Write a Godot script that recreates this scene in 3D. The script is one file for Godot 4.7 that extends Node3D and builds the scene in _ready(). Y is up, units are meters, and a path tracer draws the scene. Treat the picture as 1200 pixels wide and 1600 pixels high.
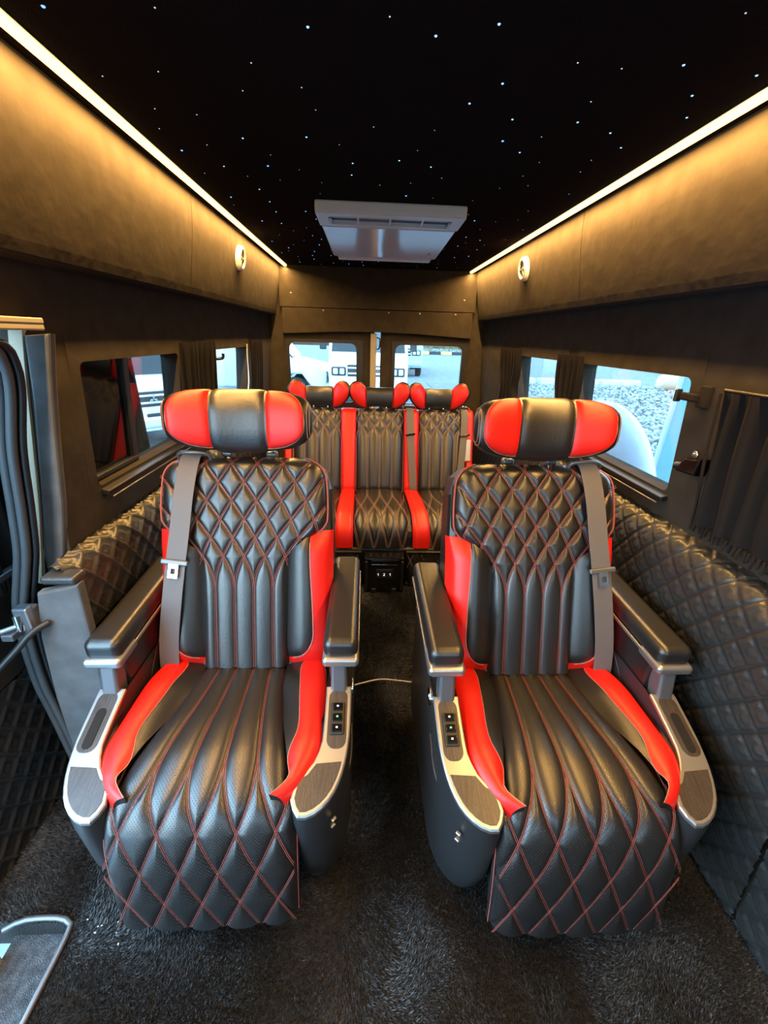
extends Node3D

# ---------------------------------------------------------------- mesh builder
class MB:
	var v := PackedVector3Array()
	var n := PackedVector3Array()
	var t := PackedVector2Array()
	var ix := PackedInt32Array()
	var xf := Transform3D()

	func p(a: Vector3, uv := Vector2.ZERO, nn := Vector3.ZERO) -> int:
		v.append(xf * a)
		n.append((xf.basis * nn) if nn != Vector3.ZERO else nn)
		t.append(uv)
		return v.size() - 1

	func tri(a: int, b: int, c: int) -> void:
		ix.append(a); ix.append(b); ix.append(c)

	func quad(a: int, b: int, c: int, d: int) -> void:
		tri(a, b, c); tri(a, c, d)

	# f(u, v) -> Vector3 over 0..1
	func grid(nu: int, nv: int, f: Callable, wrap := false, us := 1.0, vs := 1.0) -> void:
		var s := v.size()
		var cols := nu if wrap else nu + 1
		for j in nv + 1:
			for i in cols:
				var a := float(i) / nu
				var b := float(j) / nv
				p(f.call(a, b), Vector2(a * us, b * vs))
		for j in nv:
			for i in nu:
				var i2 := (i + 1) % cols
				quad(s + j * cols + i, s + j * cols + i2, s + (j + 1) * cols + i2, s + (j + 1) * cols + i)

	func quad_flat(a: Vector3, b: Vector3, c: Vector3, d: Vector3) -> void:
		quad(p(a), p(b), p(c), p(d))

	func box(c: Vector3, s: Vector3, bas := Basis()) -> void:
		var h := s * 0.5
		var q := []
		for k in 8:
			q.append(c + bas * Vector3(h.x if k & 1 else -h.x, h.y if k & 2 else -h.y, h.z if k & 4 else -h.z))
		for f in [[0, 2, 3, 1], [4, 5, 7, 6], [0, 4, 6, 2], [1, 3, 7, 5], [0, 1, 5, 4], [2, 6, 7, 3]]:
			quad_flat(q[f[0]], q[f[1]], q[f[2]], q[f[3]])

	# box with rounded edges
	func rbox(c: Vector3, s: Vector3, r: float, bas := Basis(), seg := 3) -> void:
		var h := s * 0.5
		r = minf(r, minf(h.x, minf(h.y, h.z)) * 0.999)
		var inner := h - Vector3.ONE * r
		for ax in 3:
			for sg in [-1.0, 1.0]:
				var a1 := (ax + 1) % 3
				var a2 := (ax + 2) % 3
				var l1 := _steps(h[a1], r, seg)
				var l2 := _steps(h[a2], r, seg)
				var st := v.size()
				for y in l2:
					for x in l1:
						var q := Vector3.ZERO
						q[ax] = h[ax] * sg
						q[a1] = x
						q[a2] = y
						var cl := q.clamp(-inner, inner)
						var d := (q - cl).normalized()
						p(c + bas * (cl + d * r), Vector2.ZERO, bas * d)
				var w := l1.size()
				for j in l2.size() - 1:
					for i in w - 1:
						var k := st + j * w + i
						if sg > 0:
							quad(k, k + w, k + w + 1, k + 1)
						else:
							quad(k, k + 1, k + w + 1, k + w)

	func _steps(h: float, r: float, seg: int) -> Array:
		var o := []
		for k in seg + 1:
			o.append(-h + r * (1.0 - tan(PI / 4 * (1.0 - float(k) / seg))))
		for k in seg + 1:
			o.append(h - r * (1.0 - tan(PI / 4 * float(k) / seg)))
		return o

	func tube(pts: Array, r: float, seg := 8, closed := false, caps := true, r2 := -1.0) -> void:
		var m := pts.size()
		var s := v.size()
		var side := Vector3.ZERO
		for k in m:
			var a: Vector3 = pts[(k - 1 + m) % m] if (k > 0 or closed) else pts[k]
			var b: Vector3 = pts[(k + 1) % m] if (k < m - 1 or closed) else pts[k]
			var dir := (b - a).normalized()
			if side == Vector3.ZERO:
				side = dir.cross(Vector3.UP if absf(dir.y) < 0.9 else Vector3.RIGHT).normalized()
			side = (side - dir * side.dot(dir)).normalized()
			var up := side.cross(dir)
			var rr := r if r2 < 0.0 else lerpf(r, r2, float(k) / (m - 1))
			for q in seg:
				var an := TAU * q / seg
				var nn := side * cos(an) + up * sin(an)
				p(pts[k] + nn * rr, Vector2(float(q) / seg, k), nn)
		for k in (m if closed else m - 1):
			var k2 := (k + 1) % m
			for q in seg:
				var q2 := (q + 1) % seg
				quad(s + k * seg + q, s + k2 * seg + q, s + k2 * seg + q2, s + k * seg + q2)
		if caps and not closed:
			for e in [0, m - 1]:
				var c := p(pts[e])
				for q in seg:
					var a := p(xf.affine_inverse() * v[s + e * seg + q])
					var b := p(xf.affine_inverse() * v[s + e * seg + (q + 1) % seg])
					if e == 0:
						tri(c, a, b)
					else:
						tri(c, b, a)

	# profile: Vector2(radius, y)
	func lathe(prof: Array, seg := 24, at := Transform3D()) -> void:
		var s := v.size()
		var m := prof.size()
		for k in m:
			for q in seg:
				var an := TAU * q / seg
				p(at * Vector3(prof[k].x * cos(an), prof[k].y, prof[k].x * sin(an)))
		for k in m - 1:
			for q in seg:
				var q2 := (q + 1) % seg
				quad(s + k * seg + q, s + k * seg + q2, s + (k + 1) * seg + q2, s + (k + 1) * seg + q)

	# rings of equal length joined one after another, first and last closed
	func loft(rings: Array, caps := true) -> void:
		var s := v.size()
		var m: int = rings[0].size()
		for r in rings:
			for q in r:
				p(q)
		for k in rings.size() - 1:
			for q in m:
				var q2 := (q + 1) % m
				quad(s + k * m + q, s + k * m + q2, s + (k + 1) * m + q2, s + (k + 1) * m + q)
		if caps:
			for e in [0, rings.size() - 1]:
				var c := Vector3.ZERO
				for q in rings[e]:
					c += q / m
				var ci := p(c)
				var f := []
				for q in rings[e]:
					f.append(p(q))
				for q in m:
					if e == 0:
						tri(ci, f[(q + 1) % m], f[q])
					else:
						tri(ci, f[q], f[(q + 1) % m])

	# polygon (any simple one) from depth a to b with a bevel; where(x, y, depth) -> Vector3
	func prism(poly: Array, a: float, b: float, bev: float, where: Callable) -> void:
		var m := poly.size()
		var area := 0.0
		for k in m:
			area += poly[k].cross(poly[(k + 1) % m])
		var ins := []
		for k in m:
			var e0: Vector2 = (poly[k] - poly[(k - 1 + m) % m]).normalized()
			var e1: Vector2 = (poly[(k + 1) % m] - poly[k]).normalized()
			var n0 := Vector2(-e0.y, e0.x) * signf(area)
			var n1 := Vector2(-e1.y, e1.x) * signf(area)
			var mid := (n0 + n1).normalized()
			ins.append(poly[k] + mid * minf(bev / maxf(mid.dot(n0), 0.4), bev * 1.6))
		var sg := signf(b - a)
		var lv := [[ins, a], [poly, a + bev * sg], [poly, b - bev * sg], [ins, b]]
		if bev > 0.004:
			var half := []
			for k in m:
				half.append(poly[k].lerp(ins[k], 0.293))
			lv = [[ins, a], [half, a + bev * 0.293 * sg], [poly, a + bev * sg], [poly, b - bev * sg], [half, b - bev * 0.293 * sg], [ins, b]]
		for l in lv.size() - 1:
			for k in m:
				var k2 := (k + 1) % m
				var q := [p(where.call(lv[l][0][k].x, lv[l][0][k].y, lv[l][1])), p(where.call(lv[l][0][k2].x, lv[l][0][k2].y, lv[l][1])), p(where.call(lv[l + 1][0][k2].x, lv[l + 1][0][k2].y, lv[l + 1][1])), p(where.call(lv[l + 1][0][k].x, lv[l + 1][0][k].y, lv[l + 1][1]))]
				if area * sg > 0:
					quad(q[3], q[2], q[1], q[0])
				else:
					quad(q[0], q[1], q[2], q[3])
		var tr := Geometry2D.triangulate_polygon(PackedVector2Array(ins))
		for e in [0, 1]:
			var dd: float = b if e else a
			var f := []
			for k in m:
				f.append(p(where.call(ins[k].x, ins[k].y, dd)))
			for k in range(0, tr.size(), 3):
				if e == 0:
					tri(f[tr[k]], f[tr[k + 1]], f[tr[k + 2]])
				else:
					tri(f[tr[k]], f[tr[k + 2]], f[tr[k + 1]])

	# slab with a hole: inner ring of points inside the rectangle lo..hi, from depth a to b
	func frame(inner: Array, lo: Vector2, hi: Vector2, a: float, b: float, where: Callable) -> void:
		var c := Vector2.ZERO
		for q in inner:
			c += q / inner.size()
		var pts := inner.duplicate()
		var outer := []
		for q in pts:
			var d: Vector2 = q - c
			var k := 1e9
			if d.x > 1e-6: k = minf(k, (hi.x - c.x) / d.x)
			if d.x < -1e-6: k = minf(k, (lo.x - c.x) / d.x)
			if d.y > 1e-6: k = minf(k, (hi.y - c.y) / d.y)
			if d.y < -1e-6: k = minf(k, (lo.y - c.y) / d.y)
			outer.append(c + d * k)
		# the four corners of the rectangle replace the nearest outer points
		for cn in [lo, Vector2(hi.x, lo.y), hi, Vector2(lo.x, hi.y)]:
			var best := 0
			for k in outer.size():
				if outer[k].distance_to(cn) < outer[best].distance_to(cn):
					best = k
			outer[best] = cn
		var m := pts.size()
		for k in m:
			var k2 := (k + 1) % m
			for e in [[pts, a, outer, a], [outer, a, outer, b], [outer, b, pts, b], [pts, b, pts, a]]:
				quad_flat(where.call(e[0][k].x, e[0][k].y, e[1]), where.call(e[0][k2].x, e[0][k2].y, e[1]), where.call(e[2][k2].x, e[2][k2].y, e[3]), where.call(e[2][k].x, e[2][k].y, e[3]))

	# strap: centre points, direction across, width, thickness
	func ribbon(pts: Array, across: Array, w: float, th: float) -> void:
		var rings := []
		var m := pts.size()
		for k in m:
			var dir: Vector3 = (pts[mini(k + 1, m - 1)] - pts[maxi(k - 1, 0)]).normalized()
			var ac: Vector3 = across[mini(k, across.size() - 1)]
			ac = (ac - dir * ac.dot(dir)).normalized()
			var nn := ac.cross(dir)
			var r := []
			for c in [[-0.5, -0.3], [-0.48, -0.5], [0.48, -0.5], [0.5, -0.3], [0.5, 0.3], [0.48, 0.5], [-0.48, 0.5], [-0.5, 0.3]]:
				r.append(pts[k] + ac * w * c[0] + nn * th * c[1])
			rings.append(r)
		loft(rings)

	func done(out := Vector3.ZERO) -> ArrayMesh:
		var acc := PackedVector3Array()
		acc.resize(v.size())
		var vol := 0.0
		var face := Vector3.ZERO
		for k in range(0, ix.size(), 3):
			var a := v[ix[k]]
			var b := v[ix[k + 1]]
			var c := v[ix[k + 2]]
			var fn := (c - a).cross(b - a)
			vol += fn.dot(a)
			face += fn
			acc[ix[k]] += fn
			acc[ix[k + 1]] += fn
			acc[ix[k + 2]] += fn
		var flip := (vol < 0.0) if out == Vector3.ZERO else face.dot(out) < 0.0
		if flip:
			for k in range(0, ix.size(), 3):
				var x := ix[k + 1]
				ix[k + 1] = ix[k + 2]
				ix[k + 2] = x
		for k in v.size():
			var q := acc[k] * (-1.0 if flip else 1.0)
			if n[k] == Vector3.ZERO or n[k].dot(q) < 0.0 and n[k].length() > 0.5 and false:
				n[k] = q.normalized() if q.length_squared() > 1e-24 else Vector3.UP
			else:
				n[k] = n[k].normalized()
				if n[k].dot(q) < 0.0:
					n[k] = -n[k]
		var arr := []
		arr.resize(Mesh.ARRAY_MAX)
		arr[Mesh.ARRAY_VERTEX] = v
		arr[Mesh.ARRAY_NORMAL] = n
		arr[Mesh.ARRAY_TEX_UV] = t
		arr[Mesh.ARRAY_INDEX] = ix
		var mesh := ArrayMesh.new()
		mesh.add_surface_from_arrays(Mesh.PRIMITIVE_TRIANGLES, arr)
		return mesh


# ---------------------------------------------------------------- scene helpers
var M := {}
var used := {}
var trims := 0

func numbered(called: String) -> String:
	if not used.has(called):
		used[called] = 0
		return called
	used[called] += 1
	return "%s_%03d" % [called, used[called]]

func tag(o: Node, label: String, category: String, group := "", kind := "") -> void:
	o.set_meta("label", label)
	o.set_meta("category", category)
	if group: o.set_meta("group", group)
	if kind: o.set_meta("kind", kind)

func thing(called: String, label: String, category: String, at := Vector3.ZERO, group := "", turn := 0.0) -> Node3D:
	var o := Node3D.new()
	o.name = numbered(called)
	add_child(o)
	o.position = at
	o.rotation.y = turn
	tag(o, label, category, group)
	return o

func part(called: String, mesh: Mesh, m: Material, parent: Node, at := Transform3D(), label := "") -> MeshInstance3D:
	var o := MeshInstance3D.new()
	o.name = called
	o.mesh = mesh
	o.material_override = m
	o.transform = at
	parent.add_child(o, true)
	if label: o.set_meta("label", label)
	return o

func solo(called: String, mesh: Mesh, m: Material, label: String, category: String, group := "", kind := "") -> MeshInstance3D:
	var o := part(numbered(called), mesh, m, self)
	tag(o, label, category, group, kind)
	return o

func struct(called: String, mesh: Mesh, m: Material, label: String, category := "wall") -> MeshInstance3D:
	var o := part(called, mesh, m, self)
	tag(o, label, category, "", "structure")
	return o

func trim(mesh: Mesh, m: Material, label: String) -> MeshInstance3D:
	trims += 1
	return struct("trim_%d" % trims, mesh, m, label, "trim")

func cbox(c: Vector3, s: Vector3, r := 0.0) -> ArrayMesh:
	var b := MB.new()
	if r > 0.0:
		b.rbox(c, s, r)
	else:
		b.box(c, s)
	return b.done()

func lohi(lo: Vector3, hi: Vector3, r := 0.0) -> ArrayMesh:
	return cbox((lo + hi) / 2, (hi - lo).abs(), r)

func rrect(lo: Vector2, hi: Vector2, r: float, seg := 5, side := 6) -> Array:
	var o := []
	var cs := [Vector2(hi.x - r, hi.y - r), Vector2(lo.x + r, hi.y - r), Vector2(lo.x + r, lo.y + r), Vector2(hi.x - r, lo.y + r)]
	for c in 4:
		for k in seg + 1:
			var an := PI / 2 * (c + float(k) / seg)
			o.append(cs[c] + Vector2(cos(an), sin(an)) * r)
		var a: Vector2 = o[-1]
		var an2 := PI / 2 * (c + 1)
		var b: Vector2 = cs[(c + 1) % 4] + Vector2(cos(an2), sin(an2)) * r
		for k in range(1, side):
			o.append(a.lerp(b, float(k) / side))
	return o

func sstep(a: float, b: float, x: float) -> float:
	var q := clampf((x - a) / (b - a), 0.0, 1.0)
	return q * q * (3.0 - 2.0 * q)

func piece(pts: Array, x: float) -> float:      # smooth-ish table lookup, pts = [[x, y], ...]
	if x <= pts[0][0]: return pts[0][1]
	for k in pts.size() - 1:
		if x <= pts[k + 1][0]:
			var q: float = (x - pts[k][0]) / (pts[k + 1][0] - pts[k][0])
			return lerpf(pts[k][1], pts[k + 1][1], q)
	return pts[-1][1]

func spl(pts: Array, x: float) -> float:        # the same with rounded corners
	if x <= pts[0][0]: return pts[0][1]
	for k in pts.size() - 1:
		if x <= pts[k + 1][0]:
			var a: float = pts[k][0]
			var b: float = pts[k + 1][0]
			var q := (x - a) / (b - a)
			var m0: float = (pts[k + 1][1] - pts[maxi(k - 1, 0)][1]) / (b - pts[maxi(k - 1, 0)][0]) * (b - a)
			var k2 := mini(k + 2, pts.size() - 1)
			var m1: float = (pts[k2][1] - pts[k][1]) / (pts[k2][0] - a) * (b - a)
			var q2 := q * q
			var q3 := q2 * q
			return (2 * q3 - 3 * q2 + 1) * pts[k][1] + (q3 - 2 * q2 + q) * m0 + (-2 * q3 + 3 * q2) * pts[k + 1][1] + (q3 - q2) * m1
	return pts[-1][1]

func curve(pts: Array, steps: int) -> Array:    # Catmull-Rom through points, evenly spaced
	var dense := []
	for k in pts.size() - 1:
		var a = pts[maxi(k - 1, 0)]
		var d = pts[mini(k + 2, pts.size() - 1)]
		for q in 12:
			dense.append(pts[k].cubic_interpolate(pts[k + 1], a, d, q / 12.0))
	dense.append(pts[-1])
	var run := [0.0]
	for k in dense.size() - 1:
		run.append(run[-1] + dense[k].distance_to(dense[k + 1]))
	var o := []
	var j := 0
	for k in steps + 1:
		var want: float = run[-1] * k / steps
		while j < dense.size() - 2 and run[j + 1] < want:
			j += 1
		var seg: float = maxf(run[j + 1] - run[j], 1e-9)
		o.append(dense[j].lerp(dense[j + 1], clampf((want - run[j]) / seg, 0, 1)))
	return o

# ---------------------------------------------------------------- materials
func noise_tex(freq: float, size := 256, oct := 3, seed_ := 1, normal := false) -> NoiseTexture2D:
	var f := FastNoiseLite.new()
	f.seed = seed_
	f.frequency = freq
	f.fractal_octaves = oct
	var x := NoiseTexture2D.new()
	x.width = size
	x.height = size
	x.seamless = true
	x.noise = f
	x.as_normal_map = normal
	return x

func mat(called: String, c: Color, rough := 0.5, metal := 0.0) -> StandardMaterial3D:
	var m := StandardMaterial3D.new()
	m.resource_name = called
	m.albedo_color = c
	m.roughness = rough
	m.metallic = metal
	M[called] = m
	return m

func bump(m: StandardMaterial3D, tex: Texture2D, cm: float, scale: float, tri := true) -> void:
	m.heightmap_enabled = true
	m.heightmap_texture = tex
	m.heightmap_scale = cm
	if tri:
		m.uv1_triplanar = true
		m.uv1_world_triplanar = true
	m.uv1_scale = Vector3.ONE * scale

func materials() -> void:
	var grain := noise_tex(0.05, 256, 3, 3)
	var wrinkle := noise_tex(0.012, 512, 4, 7)
	var fine := noise_tex(0.12, 256, 2, 5)
	var m := mat("black_leather", Color(0.09, 0.09, 0.095), 0.37)
	bump(m, grain, 0.03, 6.0)
	m.metallic_specular = 0.65
	m = mat("plain_leather", Color(0.085, 0.085, 0.09), 0.37)
	bump(m, grain, 0.03, 6.0)
	m.metallic_specular = 0.6
	m = mat("red_leather", Color(0.82, 0.105, 0.075), 0.42)
	bump(m, grain, 0.03, 6.0)
	# perforated leather: rows of punched holes
	var im := Image.create(32, 32, false, Image.FORMAT_RGB8)
	im.fill(Color(0.10, 0.10, 0.105))
	var hm := Image.create(32, 32, false, Image.FORMAT_RGB8)
	hm.fill(Color(1, 1, 1))
	for y in 32:
		for x in 32:
			var d := 99.0
			for c in [Vector2(8, 8), Vector2(24, 24)]:
				d = minf(d, Vector2(x + 0.5, y + 0.5).distance_to(c))
			if d < 4.2:
				im.set_pixel(x, y, Color(0.03, 0.03, 0.03))
				hm.set_pixel(x, y, Color(0, 0, 0))
	m = mat("perforated_leather", Color.WHITE, 0.37)
	m.metallic_specular = 0.65
	m.albedo_texture = ImageTexture.create_from_image(im)
	m.heightmap_enabled = true
	m.heightmap_texture = ImageTexture.create_from_image(hm)
	m.heightmap_scale = 0.06
	m.uv1_scale = Vector3(125, 125, 125)
	mat("thread_red", Color(0.56, 0.29, 0.27), 0.7)
	mat("thread_pale", Color(0.58, 0.47, 0.43), 0.7)
	m = mat("suede", Color(0.255, 0.235, 0.215), 0.95)
	m.albedo_texture = suede_texture(0.86, 1.0, 11)
	bump(m, wrinkle, 0.12, 2.0)
	m.metallic_specular = 0.0
	m.rim_enabled = true
	m.rim = 0.1
	m = mat("headliner", Color(0.135, 0.12, 0.118), 0.95)
	m.metallic_specular = 0.0
	bump(m, fine, 0.15, 8.0)
	m = mat("quilted_vinyl", Color(0.185, 0.187, 0.187), 0.36)
	bump(m, grain, 0.05, 5.0)
	m = mat("grey_felt", Color(0.34, 0.355, 0.37), 0.95)
	m.albedo_texture = suede_texture(0.8, 1.0, 5)
	m.uv1_triplanar = true
	m.uv1_world_triplanar = true
	m.uv1_scale = Vector3.ONE * 2.5
	m = mat("carpet_ground", Color(0.12, 0.122, 0.125), 1.0)
	bump(m, fine, 0.5, 6.0)
	m = mat("carpet_fibre", Color(0.14, 0.145, 0.15), 0.5)
	m.vertex_color_use_as_albedo = true
	m.albedo_color = Color(1, 1, 1)
	m = mat("step_carpet", Color(0.34, 0.36, 0.38), 1.0)
	m.albedo_texture = suede_texture(0.6, 1.0, 9)
	bump(m, fine, 0.4, 8.0)
	mat("rubber", Color(0.27, 0.285, 0.30), 0.5)
	mat("black_plastic", Color(0.105, 0.108, 0.115), 0.45)
	m = mat("shell_plastic", Color(0.15, 0.155, 0.165), 0.38)
	bump(m, fine, 0.02, 10.0)
	mat("slot_black", Color(0.03, 0.03, 0.03), 0.9)
	mat("gloss_black", Color(0.05, 0.05, 0.055), 0.15)
	mat("satin_silver", Color(0.66, 0.66, 0.66), 0.36, 0.85)
	mat("chrome", Color(0.9, 0.9, 0.9), 0.12, 1.0)
	mat("grey_metal", Color(0.42, 0.43, 0.45), 0.4, 0.6)
	m = mat("dark_wood", Color(1, 1, 1), 0.35)
	m.albedo_texture = wood_texture()
	m.uv1_triplanar = true
	m.uv1_scale = Vector3.ONE * 9.0
	mat("webbing", Color(0.40, 0.39, 0.40), 0.6)
	M.webbing.albedo_texture = stripe_texture()
	M.webbing.uv1_triplanar = true
	M.webbing.uv1_scale = Vector3(60, 60, 60)
	mat("white_plastic", Color(0.86, 0.85, 0.82), 0.35)
	m = mat("white_gloss", Color(0.84, 0.86, 0.86), 0.12)
	m = mat("curtain_cloth", Color(0.13, 0.122, 0.124), 0.9)
	m.metallic_specular = 0.2
	m.rim_enabled = true
	m.rim = 0.12
	mat("cream_paint", Color(0.66, 0.63, 0.55), 0.4)
	mat("cable_white", Color(0.75, 0.72, 0.66), 0.5)
	m = mat("glass", Color(0.05, 0.16, 0.18, 0.30), 0.02)
	m.transparency = BaseMaterial3D.TRANSPARENCY_ALPHA
	m = mat("tinted_glass", Color(0.02, 0.025, 0.03, 0.86), 0.03)
	m.transparency = BaseMaterial3D.TRANSPARENCY_ALPHA
	# outdoors
	m = mat("asphalt", Color(0.47, 0.50, 0.53), 0.9)
	m.albedo_texture = suede_texture(0.75, 1.0, 21)
	m.uv1_triplanar = true
	m.uv1_world_triplanar = true
	m.uv1_scale = Vector3.ONE * 0.4
	mat("gravel_ground", Color(0.40, 0.42, 0.42), 1.0)
	m = mat("gravel_stone", Color.WHITE, 0.85)
	m.vertex_color_use_as_albedo = true
	m = mat("white_paint", Color(0.88, 0.90, 0.91), 0.25)
	m.clearcoat_enabled = true
	m.clearcoat = 0.5
	mat("pale_blue_paint", Color(0.66, 0.78, 0.84), 0.25)
	mat("teal_sheet", Color(0.52, 0.70, 0.70), 0.6)
	mat("white_sheet", Color(0.80, 0.82, 0.86), 0.7)
	mat("car_glass", Color(0.10, 0.13, 0.15), 0.05)
	mat("tyre", Color(0.10, 0.10, 0.11), 0.8)
	mat("hub", Color(0.62, 0.64, 0.66), 0.35, 0.6)
	mat("lamp_glass", Color(0.80, 0.83, 0.86), 0.1)
	mat("dark_grille", Color(0.16, 0.18, 0.20), 0.5)
	m = mat("leaf", Color.WHITE, 0.7)
	m.vertex_color_use_as_albedo = true
	m.backlight_enabled = true
	m.backlight = Color(0.2, 0.25, 0.1)
	mat("kerb_yellow", Color(0.82, 0.70, 0.46), 0.8)
	mat("kerb_black", Color(0.22, 0.23, 0.25), 0.8)
	mat("rock", Color(0.74, 0.66, 0.56), 0.9)
	m = mat("led_glow", Color(1.0, 0.86, 0.6), 0.5)
	m.emission_enabled = true
	m.emission = Color(1.0, 0.83, 0.50)
	m.emission_energy_multiplier = 4.0
	for k in 3:
		m = mat("star_%d" % k, Color(0.8, 0.9, 1.0), 0.5)
		m.emission_enabled = true
		m.emission = [Color(0.55, 0.78, 1.0), Color(0.85, 0.93, 1.0), Color(0.30, 0.55, 1.0)][k]
		m.emission_energy_multiplier = [1.8, 0.8, 3.0][k]
	for e in [["led_white", Color(0.9, 0.95, 1.0)], ["led_green", Color(0.35, 0.95, 0.55)]]:
		m = mat(e[0], e[1], 0.5)
		m.emission_enabled = true
		m.emission = e[1]
		m.emission_energy_multiplier = 0.8

func suede_texture(lo: float, hi: float, seed_: int) -> ImageTexture:
	var f := FastNoiseLite.new()
	f.seed = seed_
	f.frequency = 0.018
	f.fractal_octaves = 5
	var g := f.get_seamless_image(256, 256, false, false, 0.15)
	g.convert(Image.FORMAT_RGB8)
	for y in 256:
		for x in 256:
			var q := lerpf(lo, hi, g.get_pixel(x, y).r)
			g.set_pixel(x, y, Color(q, q, q))
	return ImageTexture.create_from_image(g)

func wood_texture() -> ImageTexture:
	var f := FastNoiseLite.new()
	f.seed = 4
	f.frequency = 0.02
	f.fractal_octaves = 4
	var im := Image.create(256, 256, false, Image.FORMAT_RGB8)
	for y in 256:
		for x in 256:
			var q := f.get_noise_2d(x * 5.0, y * 0.35) * 0.5 + 0.5
			var r := pow(absf(sin(q * 22.0)), 0.6)
			im.set_pixel(x, y, Color(0.14, 0.12, 0.11).lerp(Color(0.30, 0.27, 0.25), r * q * 1.5))
	return ImageTexture.create_from_image(im)

func stripe_texture() -> ImageTexture:
	var im := Image.create(16, 16, false, Image.FORMAT_RGB8)
	for y in 16:
		for x in 16:
			var q := 0.82 + 0.18 * float((x + y) % 4 < 2)
			im.set_pixel(x, y, Color(q, q, q))
	return ImageTexture.create_from_image(im)

# ---------------------------------------------------------------- quilting
# A padded panel: stitch lines start as channels at us (in units of sc) and part into lozenges as g grows.
func quilt(nu: int, nv: int, length: float, hw: Callable, sc: Callable, us: Array, g: Callable, place: Callable, puff: float, soft: float, drop: float, twin: float, tr := 0.0007) -> Array:
	var b := MB.new()
	var w1 := nu + 1
	for j in nv + 1:
		var vv := float(j) / nv
		var W: float = hw.call(vv)
		var S: float = sc.call(vv)
		var G: float = g.call(vv)
		var e := 0.004
		var sl: float = (g.call(vv + e) * sc.call(vv + e) - g.call(vv - e) * sc.call(vv - e)) / (2.0 * e * length)
		var c := 1.0 / sqrt(1.0 + sl * sl)
		for i in w1:
			var u := -1.0 + 2.0 * i / nu
			var x := u * W
			var d := (1.0 - absf(u)) * W * 0.9 + 0.001
			for k in us:
				d = minf(d, minf(absf(x - (k + G) * S), absf(x - (k - G) * S)) * c)
			var h := puff * (1.0 - exp(-d / soft)) - drop * pow(absf(u), 14.0)
			b.p(place.call(x, vv, h), Vector2(x, vv * length))
	for j in nv:
		for i in nu:
			var k := j * w1 + i
			b.quad(k, k + 1, k + w1 + 1, k + w1)
	var th := MB.new()
	for k in us:
		for s in [-1.0, 1.0]:
			for tw in ([-1.0, 1.0] if twin > 0.0 else [0.0]):
				var run := []
				for j in 121:
					var vv := j / 120.0
					var G: float = g.call(vv)
					var x: float = (k + s * G) * sc.call(vv)
					if G < 0.004 and s * tw < 0.0 and twin > 0.0:
						x = 99.0
					x += tw * twin
					if absf(x) < hw.call(vv) * 0.975:
						run.append(place.call(x, vv, puff * (1.0 - exp(-maxf(twin, 0.001) / soft)) + 0.0007))
					else:
						if run.size() > 3: th.tube(run, tr, 4, false, false)
						run = []
				if run.size() > 3: th.tube(run, tr, 4, false, false)
	return [b.done(place.call(0.0, 0.5, 1.0) - place.call(0.0, 0.5, 0.0)), th.done() if th.ix.size() else null]

# ---------------------------------------------------------------- captain seat
func seat_back_frame() -> Transform3D:
	return Transform3D(Basis(Vector3.RIGHT, -deg_to_rad(20.0)), Vector3(0, 0.44, -0.05))

func bolster_n(x: float, t: float) -> float:        # forward bulge of the backrest's side cushions
	var q := clampf((x - 0.125) / 0.137, 0.0, 1.0)
	return 0.016 + 0.05 * pow(sin(PI * clampf(q * 0.86 + 0.07, 0, 1)), 0.7) * sstep(-0.03, 0.06, t) * (1.0 - sstep(0.36, 0.47, t) * 0.75)

func cushion_profile() -> Array:
	return curve([Vector2(-0.10, 0.425), Vector2(0.0, 0.44), Vector2(0.12, 0.452), Vector2(0.24, 0.462), Vector2(0.325, 0.456), Vector2(0.395, 0.42), Vector2(0.432, 0.35), Vector2(0.448, 0.27), Vector2(0.457, 0.19), Vector2(0.463, 0.112)], 160)

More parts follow.
